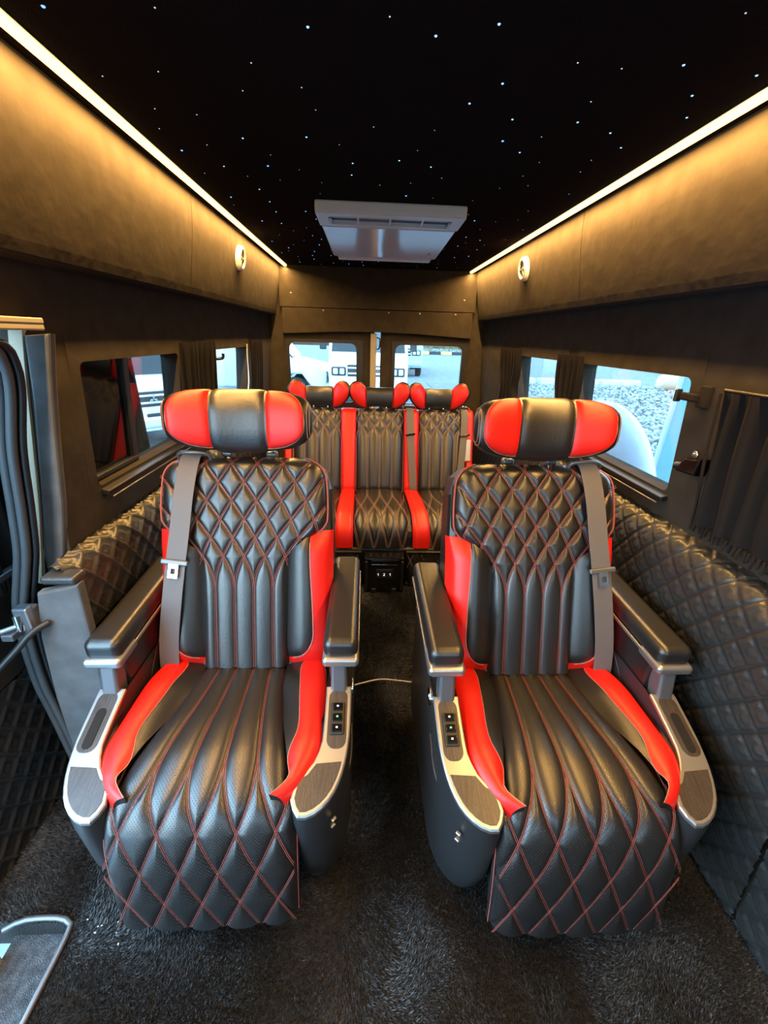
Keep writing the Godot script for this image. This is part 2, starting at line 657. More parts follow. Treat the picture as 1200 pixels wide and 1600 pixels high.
func captain_seat(label: String, at: Vector3, o: float) -> void:
	var root := thing("captain_seat", label, "seat", at, "captain seats in the front row")
	var bf := seat_back_frame()
	# --- pedestal and shells
	var b := MB.new()
	b.rbox(Vector3(0, 0.17, -0.05), Vector3(0.46, 0.34, 0.56), 0.03)
	part("pedestal", b.done(), M.black_plastic, root)
	b = MB.new()
	b.rbox(Vector3(0, 0.375, 0.12), Vector3(0.50, 0.13, 0.50), 0.045)
	part("cushion_base", b.done(), M.plain_leather, root)
	b = MB.new()
	var ol := []
	for q in [[0.20, -0.05], [0.245, -0.02], [0.262, 0.08], [0.268, 0.25], [0.266, 0.42], [0.262, 0.56], [0.245, 0.615], [0.21, 0.645], [0.15, 0.656]]:
		ol.append(Vector2(q[0], q[1]))
	for k in range(ol.size() - 1, -1, -1):
		ol.append(Vector2(-ol[k].x, ol[k].y))
	b.prism(ol, -0.11, 0.026, 0.022, func(x, y, d): return Vector3(x, y, d))
	part("back_shell", b.done(), M.plain_leather, root, bf)
	# --- quilted back cushion
	var hw := func(v: float) -> float:
		var t := v * 0.655
		var w := 0.137 + 0.114 * sstep(0.325, 0.465, t)
		if t > 0.40: w += 0.006 * sin((t - 0.40) / 0.2 * PI)
		if t > 0.585: w = w - 0.065 + sqrt(maxf(0.0, 0.065 * 0.065 - (t - 0.585) * (t - 0.585)))
		return w
	var sc := func(v: float) -> float: return 0.058 + 0.02 * sstep(0.35, 0.95, v)
	var g := func(v: float) -> float:
		var t := v * 0.655 - 0.245
		return 0.0 if t <= 0.0 else 45.0 * t * t if t < 0.1 else 0.45 + (t - 0.1) * 8.8
	var place := func(x: float, v: float, h: float) -> Vector3:
		var t := v * 0.655
		var w: float = hw.call(v)
		var n := 0.038 + 0.012 * (1.0 - pow(x / 0.26, 2.0)) + 0.008 * sin(PI * v) - 0.03 * pow(maxf(0.0, (t - 0.615) / 0.04), 2.0)
		n += 0.02 * sstep(0.33, 0.45, t) * pow(absf(x) / 0.25, 3.0)
		return Vector3(x, t, n + h)
	var q1 := quilt(150, 200, 0.655, hw, sc, [-4.5, -3.5, -2.5, -1.5, -0.5, 0.5, 1.5, 2.5, 3.5, 4.5], g, place, 0.010, 0.0065, 0.045, 0.0028)
	var bc := part("back_cushion", q1[0], M.black_leather, root, bf, "black quilted leather with lozenges above channels")
	part("stitching", q1[1], M.thread_red, bc)
	b = MB.new()
	var edge := []
	for s in [-1.0, 1.0]:
		var run := []
		for j in 61:
			var v := j / 60.0 if s > 0 else 1.0 - j / 60.0
			run.append(place.call(s * hw.call(v) * 0.985, v, -0.022))
		edge = run + edge if s < 0 else edge + run
	b.tube(edge, 0.0032, 6, false)
	part("piping", b.done(), M.thread_red, bc)
	# --- side bolsters of the back
	for s in [-1.0, 1.0]:
		b = MB.new()
		b.grid(18, 44, func(u, v):
			var t: float = -0.02 + 0.45 * v
			var xi: float = 0.115 + 0.10 * sstep(0.33, 0.44, t)
			var x: float = lerpf(xi, 0.268, u)
			var n := bolster_n(x, t)
			if u > 0.86: n -= 0.03 * pow((u - 0.86) / 0.14, 2.0)
			return Vector3(s * x, t, n))
		var red := part("side_bolster", b.done(Vector3(0, 0, 1)), M.red_leather, root, bf, "red leather side bolster")
		b = MB.new()
		var outl := func(t: float) -> float:
			var xo := 0.212 - 0.012 * sstep(0.1, 0.4, t)
			if t < 0.11: xo = 0.128 + (xo - 0.128) * sqrt(maxf(0.0, 1.0 - pow((0.11 - t) / 0.088, 2.0)))
			return xo
		b.grid(14, 44, func(u, v):
			var t: float = 0.022 + 0.40 * v
			var xi: float = 0.112 + 0.085 * sstep(0.33, 0.43, t)
			var x: float = lerpf(xi, maxf(outl.call(t), xi + 0.001), u)
			return Vector3(s * x, t, bolster_n(x, t) + 0.008 * (1.0 - pow(u, 6.0)) * (1.0 - pow(1.0 - v, 14.0)) - 0.001))
		part("bolster_pad", b.done(Vector3(0, 0, 1)), M.plain_leather, red)
		b = MB.new()
		var seam := []
		for j in 41:
			var t := 0.024 + 0.37 * j / 40.0
			var x: float = outl.call(t)
			seam.append(Vector3(s * x, t, bolster_n(x, t) + 0.001))
		b.tube(seam, 0.0014, 5)
		part("piping", b.done(), M.thread_pale, red)
	# --- headrest
	var hf := Transform3D(Basis(Vector3.RIGHT, -deg_to_rad(8.0)), Vector3(0, 1.172, -0.258))
	var sect := func(x: float, an: float, e: float) -> Vector3:
		var k := absf(x) / 0.213
		var sh := pow(maxf(0.0, 1.0 - pow(k, 5.0)), 0.34)
		var hh := (0.089 - 0.004 * k) * sh + e
		if sin(an) < 0.0: hh *= 1.0 - 0.10 * pow(k, 3.0)
		var dd := 0.056 * pow(maxf(0.0, 1.0 - pow(k, 7.0)), 0.5) + e
		var cs := cos(an)
		var sn := sin(an)
		return Vector3(x + e * signf(x) * k * 0.5, hh * signf(sn) * pow(absf(sn), 0.72) + 0.006 * k, dd * signf(cs) * pow(absf(cs), 0.62) + 0.052 * k * k)
	b = MB.new()
	b.grid(36, 40, func(u, v): return sect.call(0.213 * sin((v - 0.5) * PI), TAU * u, 0.0), true)
	var hr := part("headrest", b.done(), M.plain_leather, root, hf)
	b = MB.new()
	b.grid(22, 14, func(u, v): return sect.call(lerpf(-0.076, 0.076, v), lerpf(-1.95, 2.2, u), 0.0055 * (1.0 - pow(absf(2.0 * v - 1.0), 8.0))))
	part("centre_pad", b.done(Vector3(0, 0, 1)), M.black_leather, hr)
	for s in [-1.0, 1.0]:
		b = MB.new()
		var rx := func(v: float) -> float: return s * lerpf(0.081, 0.192, v)
		var lim := func(v: float) -> float: return pow(maxf(0.0, 1.0 - pow(v, 2.4)), 0.46)
		b.grid(24, 22, func(u, v):
			var l: float = lim.call(v)
			var an: float = lerpf(-0.98 * l - 0.02, 1.42 * l + 0.02, u)
			return sect.call(rx.call(v), an, 0.007 * (1.0 - pow(absf(2.0 * u - 1.0), 8.0)) * (1.0 - pow(absf(2.0 * v - 1.0), 10.0))))
		part("wing_pad", b.done(Vector3(0, 0, 1)), M.red_leather, hr, Transform3D(), "red leather wing")
		b = MB.new()
		var rim := []
		for k in 2:
			for j in 31:
				var v := j / 30.0 if k == 0 else 1.0 - j / 30.0
				var l: float = lim.call(v)
				rim.append(sect.call(rx.call(v), -0.98 * l - 0.02 if k == 0 else 1.42 * l + 0.02, 0.001))
		b.tube(rim, 0.0016, 5, true)
		part("piping", b.done(), M.thread_pale, hr)
		for off in [0.0, 0.006]:
			b = MB.new()
			var ring := []
			for j in 40:
				ring.append(sect.call(s * (0.2 + off), TAU * j / 40.0, 0.0006))
			b.tube(ring, 0.0011, 4, true)
			part("piping", b.done(), M.thread_pale, hr)
	for s in [-1.0, 1.0]:
		b = MB.new()
		b.tube([bf * Vector3(s * 0.07, 0.62, -0.03), bf * Vector3(s * 0.07, 0.73, 0.0)], 0.006, 10)
		var post := part("headrest_post", b.done(), M.chrome, root)
		b = MB.new()
		b.rbox(bf * Vector3(s * 0.07, 0.667, -0.014), Vector3(0.036, 0.022, 0.028), 0.008)
		part("guide_sleeve", b.done(), M.grey_metal, post)
	# --- seat cushion running over the knee into the legrest
	var prof := cushion_profile()
	var at_v := func(v: float) -> Array:
		var k := clampf(v, 0.0, 1.0) * 160.0
		var a := mini(int(k), 159)
		var pp: Vector2 = prof[a].lerp(prof[a + 1], k - a)
		var tn: Vector2 = (prof[mini(a + 2, 160)] - prof[maxi(a - 1, 0)]).normalized()
		return [pp, Vector2(-tn.y, tn.x)]
	var len := 0.0
	for k in 160:
		len += prof[k].distance_to(prof[k + 1])
	var chw := func(v: float) -> float: return spl([[0, 0.128], [0.12, 0.133], [0.3, 0.155], [0.45, 0.184], [0.54, 0.203], [0.62, 0.219], [1.0, 0.217]], v)
	var csc := func(v: float) -> float: return chw.call(v) * 0.99
	var cg := func(v: float) -> float:
		var t := (v - 0.47) / 0.53
		return 0.0 if t <= 0.0 else 0.13 * pow(t / 0.3, 2.0) if t < 0.3 else 0.13 + (t - 0.3) * 0.92
	var cplace := func(x: float, v: float, h: float) -> Vector3:
		var pn: Array = at_v.call(v)
		var cr := 0.010 * (1.0 - pow(x / 0.23, 2.0)) + h
		return Vector3(x, pn[0].y + pn[1].y * cr, pn[0].x + pn[1].x * cr)
	var q2 := quilt(130, 220, len, chw, csc, [-1.4, -1.0, -0.6, -0.2, 0.2, 0.6, 1.0, 1.4], cg, cplace, 0.011, 0.009, 0.03, 0.0020, 0.00065)
	var sc2 := part("seat_cushion", q2[0], M.perforated_leather, root, Transform3D(), "black perforated leather seat running into a quilted legrest")
	part("stitching", q2[1], M.thread_red, sc2)
	for s in [-1.0, 1.0]:
		b = MB.new()
		var run := []
		for j in 50:
			run.append(cplace.call(s * chw.call(0.5 + j / 98.0) * 0.99, 0.5 + j / 98.0, -0.018))
		b.tube(run, 0.0014, 5)
		part("piping", b.done(), M.thread_red, sc2)
	b = MB.new()
	var lr := [Vector2(0.30, 0.41), Vector2(0.37, 0.405), Vector2(0.415, 0.345), Vector2(0.432, 0.26), Vector2(0.443, 0.18), Vector2(0.45, 0.115), Vector2(0.40, 0.115), Vector2(0.36, 0.25), Vector2(0.30, 0.30)]
	b.prism(lr, -0.208, 0.208, 0.012, func(x, y, d): return Vector3(d, y, x))
	part("legrest", b.done(), M.plain_leather, root)
	# --- bolsters along the seat cushion
	for s in [-1.0, 1.0]:
		var xmax := func(z: float) -> float: return 0.263 - 0.075 * pow(clampf((z - 0.26) / 0.135, 0.0, 1.0), 2.2)
		var bsec := func(z: float, q: float, e: float) -> Vector3:
			# q: 0 at the outer lower edge, 1 at the inner edge beside the seat panel
			var vq := clampf((z + 0.10) / 0.75, 0.0, 1.0)
			var x1: float = xmax.call(z) + e
			var x0: float = minf(chw.call(vq) - 0.02, x1 - 0.03)
			var top := 0.484 - 0.018 * sstep(0.26, 0.40, z) - 0.020 * (1.0 - sstep(-0.06, 0.10, z)) + e
			var r := 0.038
			var flat := x1 - r - x0
			var run := q * (0.07 + r * 1.571 + flat)
			if run < 0.07: return Vector3(s * x1, top - r - 0.07 + run, z)
			run -= 0.07
			if run < r * 1.571: return Vector3(s * (x1 - r + r * cos(run / r)), top - r + r * sin(run / r), z)
			run -= r * 1.571
			return Vector3(s * (x1 - r - run), top - (0.008 + 0.022 * (1.0 - sstep(0.12, 0.30, z))) * pow(run / maxf(flat, 0.02), 2.0), z)
		b = MB.new()
		b.grid(22, 40, func(u, v): return bsec.call(-0.07 + 0.465 * v, u, 0.0))
		b.grid(22, 6, func(u, v):
			var q: Vector3 = bsec.call(0.395, u, 0.0)
			return q.lerp(Vector3(s * 0.165, 0.37, 0.38), v))
		part("seat_bolster", b.done(Vector3(s, 1, 0)), M.plain_leather, root)
		b = MB.new()
		var hi := func(v: float) -> float: return spl([[0, 0.64], [0.06, 0.74], [0.3, 0.755], [0.55, 0.78], [0.66, 0.83], [0.76, 0.95], [0.82, 1.0], [1.0, 1.0]], v)
		var lo := func(v: float) -> float: return spl([[0, 0.56], [0.06, 0.47], [0.3, 0.36], [0.6, 0.24], [0.8, 0.16], [0.92, 0.16], [1.0, 0.4]], v)
		b.grid(16, 48, func(u, v): return bsec.call(-0.035 + 0.43 * v, lerpf(hi.call(v), lo.call(v), u), 0.005 * (1.0 - pow(absf(2.0 * u - 1.0), 6.0)) * (1.0 - pow(absf(2.0 * v - 1.0), 20.0)) + 0.0008))
		part("red_trim", b.done(Vector3(s, 1, 0)), M.red_leather, root, Transform3D(), "red leather edge band")
		b = MB.new()
		for f in [hi, lo]:
			var run := []
			for j in 41:
				run.append(bsec.call(-0.035 + 0.43 * j / 40.0, f.call(j / 40.0), 0.0012))
			b.tube(run, 0.0011, 4)
		part("piping", b.done(), M.thread_pale, root)
	# --- consoles and armrests
	for s in [-1.0, 1.0]:
		console(root, s, s == o)
	# --- shoulder belt on the outboard side
	b = MB.new()
	var bp := []
	for q in [[0.150, 0.662, -0.01], [0.152, 0.668, 0.02], [0.156, 0.645, 0.062], [0.166, 0.55, 0.086], [0.178, 0.43, 0.092], [0.190, 0.33, 0.094], [0.204, 0.22, 0.090], [0.220, 0.10, 0.076], [0.228, 0.0, 0.055], [0.232, -0.05, 0.03]]:
		bp.append(bf * Vector3(o * q[0], q[1], q[2]))
	b.ribbon(curve(bp, 60), [Vector3.RIGHT], 0.058, 0.0024)
	var belt := part("seat_belt", b.done(), M.webbing, root, Transform3D(), "grey seat belt webbing")
	b = MB.new()
	b.tube(curve([bf * Vector3(o * 0.104, 0.640, 0.03), bf * Vector3(o * 0.108, 0.660, 0.055), bf * Vector3(o * 0.15, 0.664, 0.066), bf * Vector3(o * 0.192, 0.660, 0.055), bf * Vector3(o * 0.198, 0.640, 0.03)], 24), 0.006, 8)
	part("belt_guide", b.done(), M.grey_metal, belt)
	var lf := bf * Transform3D(Basis(Vector3.BACK, o * 0.11), Vector3(o * 0.190, 0.338, 0.099))
	b = MB.new()
	b.rbox(Vector3(0, 0, 0), Vector3(0.080, 0.016, 0.012), 0.005)
	part("latch_plate", b.done(), M.grey_metal, belt, lf)
	b = MB.new()
	b.frame(rrect(Vector2(-0.007, -0.034), Vector2(0.007, -0.017), 0.002, 2, 2), Vector2(-0.014, -0.046), Vector2(0.014, -0.004), 0.0, 0.003, func(x, y, d): return Vector3(x, y, d + 0.004))
	part("latch_tongue", b.done(), M.chrome, belt, lf)

func console_top(z: float) -> float:
	return 0.53 - 0.37 * (maxf(z, 0.14) - 0.15)

func console(root: Node3D, s: float, outer: bool) -> void:
	var ring := []
	for q in curve([Vector2(0.268, -0.26), Vector2(0.268, 0.0), Vector2(0.268, 0.24), Vector2(0.262, 0.295), Vector2(0.24, 0.335), Vector2(0.212, 0.352)], 26):
		ring.append(q)
	for q in curve([Vector2(0.204, 0.392), Vector2(0.222, 0.424), Vector2(0.262, 0.418), Vector2(0.298, 0.388), Vector2(0.320, 0.345), Vector2(0.332, 0.29), Vector2(0.336, 0.22), Vector2(0.336, 0.0), Vector2(0.336, -0.26)], 40):
		ring.append(q)
	var lev := func(f: float, inset: float, shrink: float) -> Array:
		var o := []
		for q in ring:
			var c := Vector2(0.298, 0.05)
			var r: Vector2 = q
			r.x += (0.302 - r.x) * inset
			r.y = r.y - shrink * sstep(0.0, 0.43, q.y)
			var top := console_top(q.y) - 0.006
			o.append(Vector3(s * r.x, lerpf(0.03, top, f), r.y))
		return o
	var b := MB.new()
	b.loft([lev.call(0.0, 0.35, 0.10), lev.call(0.04, 0.18, 0.075), lev.call(0.2, 0.08, 0.05), lev.call(0.5, 0.03, 0.015), lev.call(0.9, 0.0, 0.0), lev.call(1.0, 0.02, 0.002)])
	var body := part("side_console", b.done(), M.shell_plastic, root)
	# silver frame on top: from the control strip to the tray
	var inset := func(pts: Array, d: float) -> Array:
		var pk := Geometry2D.offset_polygon(PackedVector2Array(pts), -d)
		return Array(pk[0]) if pk.size() else pts
	var top_ring := []
	for q in ring:
		if q.y >= 0.155:
			top_ring.append(q)
	top_ring.insert(0, Vector2(0.268, 0.15))
	top_ring.append(Vector2(0.336, 0.15))
	var put := func(lift: float) -> Callable: return func(x, y, d): return Vector3(s * x, console_top(y) + lift + d, y)
	b = MB.new()
	b.prism(top_ring, -0.010, 0.004, 0.003, put.call(0.0))
	var fr := part("tray_frame", b.done(), M.satin_silver, body, Transform3D(), "satin silver tray frame")
	var strip := rrect(Vector2(0.2775, 0.160), Vector2(0.3265, 0.297), 0.02, 5, 5)
	b = MB.new()
	b.prism(strip, 0.0, 0.0022, 0.0008, put.call(0.003))
	part("strip_inlay", b.done(), M.dark_wood, fr, Transform3D(), "dark wood-grain inlay")
	var tray := []
	for q in inset.call(top_ring, 0.0085):
		if q.y >= 0.305:
			tray.append(q)
	b = MB.new()
	b.prism(tray, 0.0, 0.0022, 0.0008, put.call(0.003))
	part("tray_inlay", b.done(), M.dark_wood, fr, Transform3D(), "dark wood-grain tray")
	if not outer:
		b = MB.new()
		b.prism(rrect(Vector2(0.284, 0.195), Vector2(0.320, 0.268), 0.003, 3, 4), 0.0, 0.006, 0.0015, put.call(0.004))
		var sw := part("switch_panel", b.done(), M.black_plastic, fr)
		for k in 3:
			var z := 0.207 + 0.0245 * k
			b = MB.new()
			b.rbox(Vector3(s * 0.302, console_top(z) + 0.0115, z), Vector3(0.026, 0.005, 0.019), 0.002, Basis(Vector3.RIGHT, 0.38))
			part("button", b.done(), M.gloss_black, sw)
			b = MB.new()
			b.rbox(Vector3(s * 0.302, console_top(z) + 0.0145, z), Vector3(0.005, 0.002, 0.004), 0.0008, Basis(Vector3.RIGHT, 0.38))
			part("indicator_light", b.done(), M.led_green if k == 1 else M.led_white, sw)
	else:
		b = MB.new()
		b.prism(rrect(Vector2(0.290, 0.20), Vector2(0.314, 0.29), 0.011, 5, 4), 0.0, 0.003, 0.001, put.call(0.004))
		part("slot", b.done(), M.slot_black, fr)
	# raised moulding on the aisle or wall face of the shell
	b = MB.new()
	var mold := []
	for q in [Vector2(0.16, 0.40), Vector2(0.26, 0.375), Vector2(0.33, 0.33), Vector2(0.345, 0.24), Vector2(0.30, 0.19)]:
		mold.append(Vector3(s * (0.335 - 0.02 * sstep(0.4, 0.15, q.y) - 0.05 * sstep(0.26, 0.37, q.x)), q.y, q.x))
	b.tube(curve(mold, 24), 0.004, 6)
	part("moulding", b.done(), M.shell_plastic, body)
	if not outer:
		for k in 5:
			b = MB.new()
			b.rbox(Vector3(s * (0.302 - 0.004 * k), 0.37 - 0.045 * k, 0.394 - 0.012 * k), Vector3(0.013, 0.006, 0.008), 0.0025, Basis(Vector3.UP, s * 0.8))
			part("screw_cap", b.done(), M.satin_silver, body)
		var rg := Transform3D(Basis(Vector3.BACK, -s * PI / 2), Vector3(s * 0.336, 0.50, 0.12))
		b = MB.new()
		b.lathe([Vector2(0.014, 0.0), Vector2(0.014, 0.005), Vector2(0.022, 0.006), Vector2(0.024, 0.003), Vector2(0.024, -0.002)], 24, rg)
		part("release_ring", b.done(), M.chrome, body)
	# post, leather side panel, pad and cap
	b = MB.new()
	b.rbox(Vector3(s * 0.302, 0.585, 0.13), Vector3(0.044, 0.16, 0.05), 0.01, Basis(Vector3.RIGHT, -0.18))
	part("armrest_post", b.done(), M.grey_metal, root)
	b = MB.new()
	b.prism([Vector2(-0.27, 0.36), Vector2(0.06, 0.36), Vector2(0.115, 0.50), Vector2(0.12, 0.63), Vector2(-0.27, 0.64)], 0.272, 0.326, 0.012, func(x, y, d): return Vector3(s * d, y, x))
	part("armrest_panel", b.done(), M.plain_leather, root)
	b = MB.new()
	b.tube(curve([Vector3(s * 0.269, 0.38, 0.07), Vector3(s * 0.269, 0.48, 0.02), Vector3(s * 0.269, 0.60, -0.14)], 16), 0.0013, 4)
	part("piping", b.done(), M.thread_pale, root)
	var af := Transform3D(Basis(Vector3.RIGHT, 0.04), Vector3(s * 0.307, 0.655, -0.06))
	b = MB.new()
	b.rbox(Vector3(0, 0.006, -0.01), Vector3(0.092, 0.062, 0.44), 0.022)
	var pad := part("armrest_pad", b.done(), M.black_leather, root, af)
	b = MB.new()
	b.rbox(Vector3(0, -0.026, 0.175), Vector3(0.098, 0.03, 0.095), 0.012)
	part("end_cap", b.done(), M.satin_silver, pad, Transform3D(), "satin silver end cap")
	b = MB.new()
	b.rbox(Vector3(s * (0.046 if not outer else -0.046), -0.022, -0.03), Vector3(0.006, 0.010, 0.36), 0.0025)
	part("edge_strip", b.done(), M.satin_silver, pad)

# ---------------------------------------------------------------- rear bench
func rear_bench() -> void:
	var root := thing("rear_bench", "black and red quilted leather three-seat bench across the back of the van", "bench", Vector3(0.01, 0, -2.73))
	var bf := Transform3D(Basis(Vector3.RIGHT, -deg_to_rad(20.0)), Vector3(0, 0.40, 0.0))
	var b := MB.new()
	b.rbox(Vector3(0, 0.13, 0.20), Vector3(1.27, 0.25, 0.72), 0.02)
	part("base", b.done(), M.plain_leather, root)
	b = MB.new()
	b.rbox(Vector3(0, 0.30, -0.12), Vector3(0.635, 0.30, 0.10) * 2.0, 0.03, Basis(Vector3.RIGHT, -deg_to_rad(20.0)))
	b = MB.new()
	b.prism(rrect(Vector2(-0.645, -0.05), Vector2(0.645, 0.585), 0.05, 5, 4), -0.12, 0.012, 0.02, func(x, y, d): return Vector3(x, y, d))
	part("back_shell", b.done(), M.plain_leather, root, bf)
	var cx := [-0.43, 0.0, 0.435]
	for k in 3:
		var w := 0.168
		var c: float = cx[k]
		var g := func(v: float) -> float:
			var t := v - 0.62
			return 0.0 if t <= 0 else 0.17 * pow(t / 0.12, 2.0) if t < 0.12 else 0.17 + (t - 0.12) * 2.6
		var place := func(x: float, v: float, h: float) -> Vector3:
			var t := 0.01 + 0.575 * v
			return Vector3(c + x, t, 0.03 + 0.014 * (1.0 - pow(x / w, 2.0)) + 0.008 * sin(PI * v) - 0.03 * pow(maxf(0.0, (v - 0.92) / 0.08), 2.0) - 0.02 * pow(maxf(0.0, (0.06 - v) / 0.06), 2.0) + h)
		var q := quilt(52, 64, 0.575, func(v): return w, func(v): return w, [-1.5, -1.0, -0.5, 0.0, 0.5, 1.0, 1.5], g, place, 0.011, 0.010, 0.03, 0.005, 0.0013)
		var sb := part("seat_back", q[0], M.black_leather, root, bf)
		part("stitching", q[1], M.thread_pale, sb)
	# straps between the backs and at the right end
	for k in 4:
		var c: float = [-0.217, 0.220, 0.632, -0.632][k]
		var w: float = 0.047 if k < 2 else 0.024
		b = MB.new()
		b.grid(10, 30, func(u, v):
			var x: float = (2.0 * u - 1.0) * w * (1.0 + 0.12 * v)
			return Vector3(c + x, 0.005 + 0.585 * v, 0.030 + 0.016 * (1.0 - pow(absf(2.0 * u - 1.0), 6.0)) - 0.045 * pow(maxf(0.0, (v - 0.93) / 0.07), 2.0) - 0.02 * pow(maxf(0.0, (0.05 - v) / 0.05), 2.0)))
		part("back_strap", b.done(Vector3(0, 0, 1)), M.red_leather, root, bf, "red leather band")
	# seat cushions
	var prof := curve([Vector2(-0.04, 0.415), Vector2(0.12, 0.42), Vector2(0.30, 0.425), Vector2(0.43, 0.418), Vector2(0.505, 0.385), Vector2(0.54, 0.33), Vector2(0.548, 0.255)], 100)
	var len := 0.0
	for k in 100:
		len += prof[k].distance_to(prof[k + 1])
	var at_v := func(v: float) -> Array:
		var q := clampf(v, 0.0, 1.0) * 100.0
		var a := mini(int(q), 99)
		var tn: Vector2 = (prof[mini(a + 2, 100)] - prof[maxi(a - 1, 0)]).normalized()
		return [prof[a].lerp(prof[a + 1], q - a), Vector2(-tn.y, tn.x)]
	b = MB.new()
	var pl := []
	for k in range(0, 101, 5):
		pl.append(prof[k] - Vector2(0.0, 0.012) - Vector2(0.012, 0) * sstep(50, 100, k))
	pl.append(Vector2(0.40, 0.245))
	pl.append(Vector2(-0.04, 0.245))
	b.prism(pl, -0.64, 0.64, 0.006, func(x, y, d): return Vector3(d, y, x))
	part("cushion_base", b.done(), M.plain_leather, root)
	for k in 3:
		var w := 0.168
		var c: float = cx[k]
		var g := func(v: float) -> float:
			var t := v - 0.2
			return 0.0 if t <= 0 else 0.12 * pow(t / 0.22, 2.0) if t < 0.22 else 0.12 + (t - 0.22) * 1.05
		var place := func(x: float, v: float, h: float) -> Vector3:
			var pn: Array = at_v.call(v)
			var cr := 0.012 * (1.0 - pow(x / w, 2.0)) + h + 0.002
			return Vector3(c + x, pn[0].y + pn[1].y * cr, pn[0].x + pn[1].x * cr)
		var q := quilt(52, 80, len, func(v): return w, func(v): return w, [-1.5, -1.0, -0.5, 0.0, 0.5, 1.0, 1.5], g, place, 0.011, 0.010, 0.03, 0.004, 0.0012)
		var sb := part("seat_cushion", q[0], M.black_leather, root)
		part("stitching", q[1], M.thread_pale, sb)
	for k in 2:
		var c: float = [-0.217, 0.222][k]
		var sw: float = [-0.01, 0.045][k]
		b = MB.new()
		b.grid(10, 40, func(u, v):
			var x: float = (2.0 * u - 1.0) * (0.046 + 0.008 * v) + sw * v * 0.5
			var pn: Array = at_v.call(v)
			var cr: float = 0.004 + 0.016 * (1.0 - pow(absf(2.0 * u - 1.0), 6.0))
			return Vector3(c + x, pn[0].y + pn[1].y * cr, pn[0].x + pn[1].x * cr))
		part("seat_strap", b.done(Vector3(0, 1, 1)), M.red_leather, root, Transform3D(), "red leather band")
		b = MB.new()
		b.rbox(Vector3(c, 0.440, 0.012), Vector3(0.078, 0.012, 0.03), 0.004)
		for e in [-1.0, 1.0]:
			b.rbox(Vector3(c + e * 0.018, 0.446, 0.016), Vector3(0.026, 0.014, 0.016), 0.003)
		part("buckle", b.done(), M.red_leather if k == 0 else M.gloss_black, root)
	# quilted flaps on the base, left and right of the cooler
	for e in [[-0.62, -0.115], [0.15, 0.63]]:
		var hwid: float = (e[1] - e[0]) / 2.0
		var mid: float = (e[1] + e[0]) / 2.0
		var place2 := func(x: float, v: float, h: float) -> Vector3: return Vector3(mid + x, 0.235 - 0.225 * v, 0.578 + h + 0.012 * v)
		var gg := func(v: float) -> float: return 0.2 + v * 1.2
		var us := []
		for k in range(-6, 7): us.append(k * 1.0)
		var q := quilt(44, 20, 0.225, func(v): return hwid, func(v): return 0.085, us, gg, place2, 0.010, 0.010, 0.02, 0.0, 0.0012)
		var fl := part("base_flap", q[0], M.black_leather, root)
		part("stitching", q[1], M.thread_pale, fl)
		b = MB.new()
		b.rbox(Vector3(mid, 0.238, 0.575), Vector3(hwid * 2.0, 0.014, 0.03), 0.005)
		part("flap_edge", b.done(), M.plain_leather, fl)
	# winged headrests
	for k in 3:
		var c: float = [-0.415, -0.005, 0.40][k]
		b = MB.new()
		var hc := bf * Vector3(c, 0.66, 0.03) + Vector3(0, 0.002, 0)
		var secf := func(x: float, an: float, e: float) -> Vector3:
			var q := absf(x) / 0.088
			return hc + Vector3(x, (0.066 - 0.006 * (1.0 - q * q) + e) * signf(sin(an)) * pow(absf(sin(an)), 0.7), (0.045 + e) * signf(cos(an)) * pow(absf(cos(an)), 0.7) + 0.012 * q * q)
		b.grid(28, 12, func(u, v): return secf.call(lerpf(-0.088, 0.088, v), TAU * u, 0.004 * (1.0 - pow(absf(2.0 * v - 1.0), 6.0))), true)
		for e in [-1.0, 1.0]:
			b.grid(28, 2, func(u, v): return secf.call(e * 0.088, TAU * u, -0.04 * v * 0.99), true)
		var hr := part("headrest", b.done(), M.black_leather, root)
		for s in [-1.0, 1.0]:
			var wf := Transform3D(Basis(Vector3.UP, -s * 0.45) * Basis(Vector3.BACK, -s * 0.58), hc + Vector3(s * 0.132, 0.012, 0.038))
			var leaf := func(u: float, v: float, e: float, dep: float) -> Vector3:
				var y := cos(v * PI)
				var wd := 0.057 * pow(maxf(0.0, 1.0 - pow(absf(y), 2.3)), 0.55) * (1.0 + 0.22 * y)
				return Vector3((wd + e) * cos(u * TAU), (0.094 + e) * y, dep * sin(u * TAU) * sqrt(maxf(0.0, 1.0 - y * y * 0.96)))
			b = MB.new()
			b.grid(24, 18, func(u, v): return leaf.call(u, v, 0.006, 0.03) + Vector3(0, 0, -0.014), true)
			var wing := part("wing", b.done(), M.plain_leather, hr, wf)
			b = MB.new()
			b.grid(24, 18, func(u, v): return leaf.call(u, v, 0.0, 0.026) + Vector3(0, 0, 0.002), true)
			part("wing_pad", b.done(), M.red_leather, wing, Transform3D(), "red leather wing")
		for s in [-1.0, 1.0]:
			b = MB.new()
			b.tube([bf * Vector3(c + s * 0.05, 0.56, -0.02), bf * Vector3(c + s * 0.05, 0.64, 0.0)], 0.006, 8)
			part("headrest_post", b.done(), M.chrome, hr)
	# shoulder belts: one beside the right strap, one at the right end
	for k in 2:
		var c: float = [0.205, 0.585][k]
		b = MB.new()
		var pts := []
		for q in [[0.0, 0.578, -0.01], [0.0, 0.59, 0.02], [0.0, 0.565, 0.062], [0.004, 0.45, 0.072], [0.012, 0.30, 0.074], [0.022, 0.16, 0.070], [0.03, 0.05, 0.066], [0.034, 0.02, 0.06]]:
			pts.append(bf * Vector3(c + q[0], q[1], q[2]))
		if k == 1:
			for j in pts.size():
				pts[j].x += -0.055 * sstep(0.58, 0.0, (pts[j].y - 0.40) / 0.94)
		b.ribbon(curve(pts, 40), [Vector3.RIGHT], 0.048, 0.003)
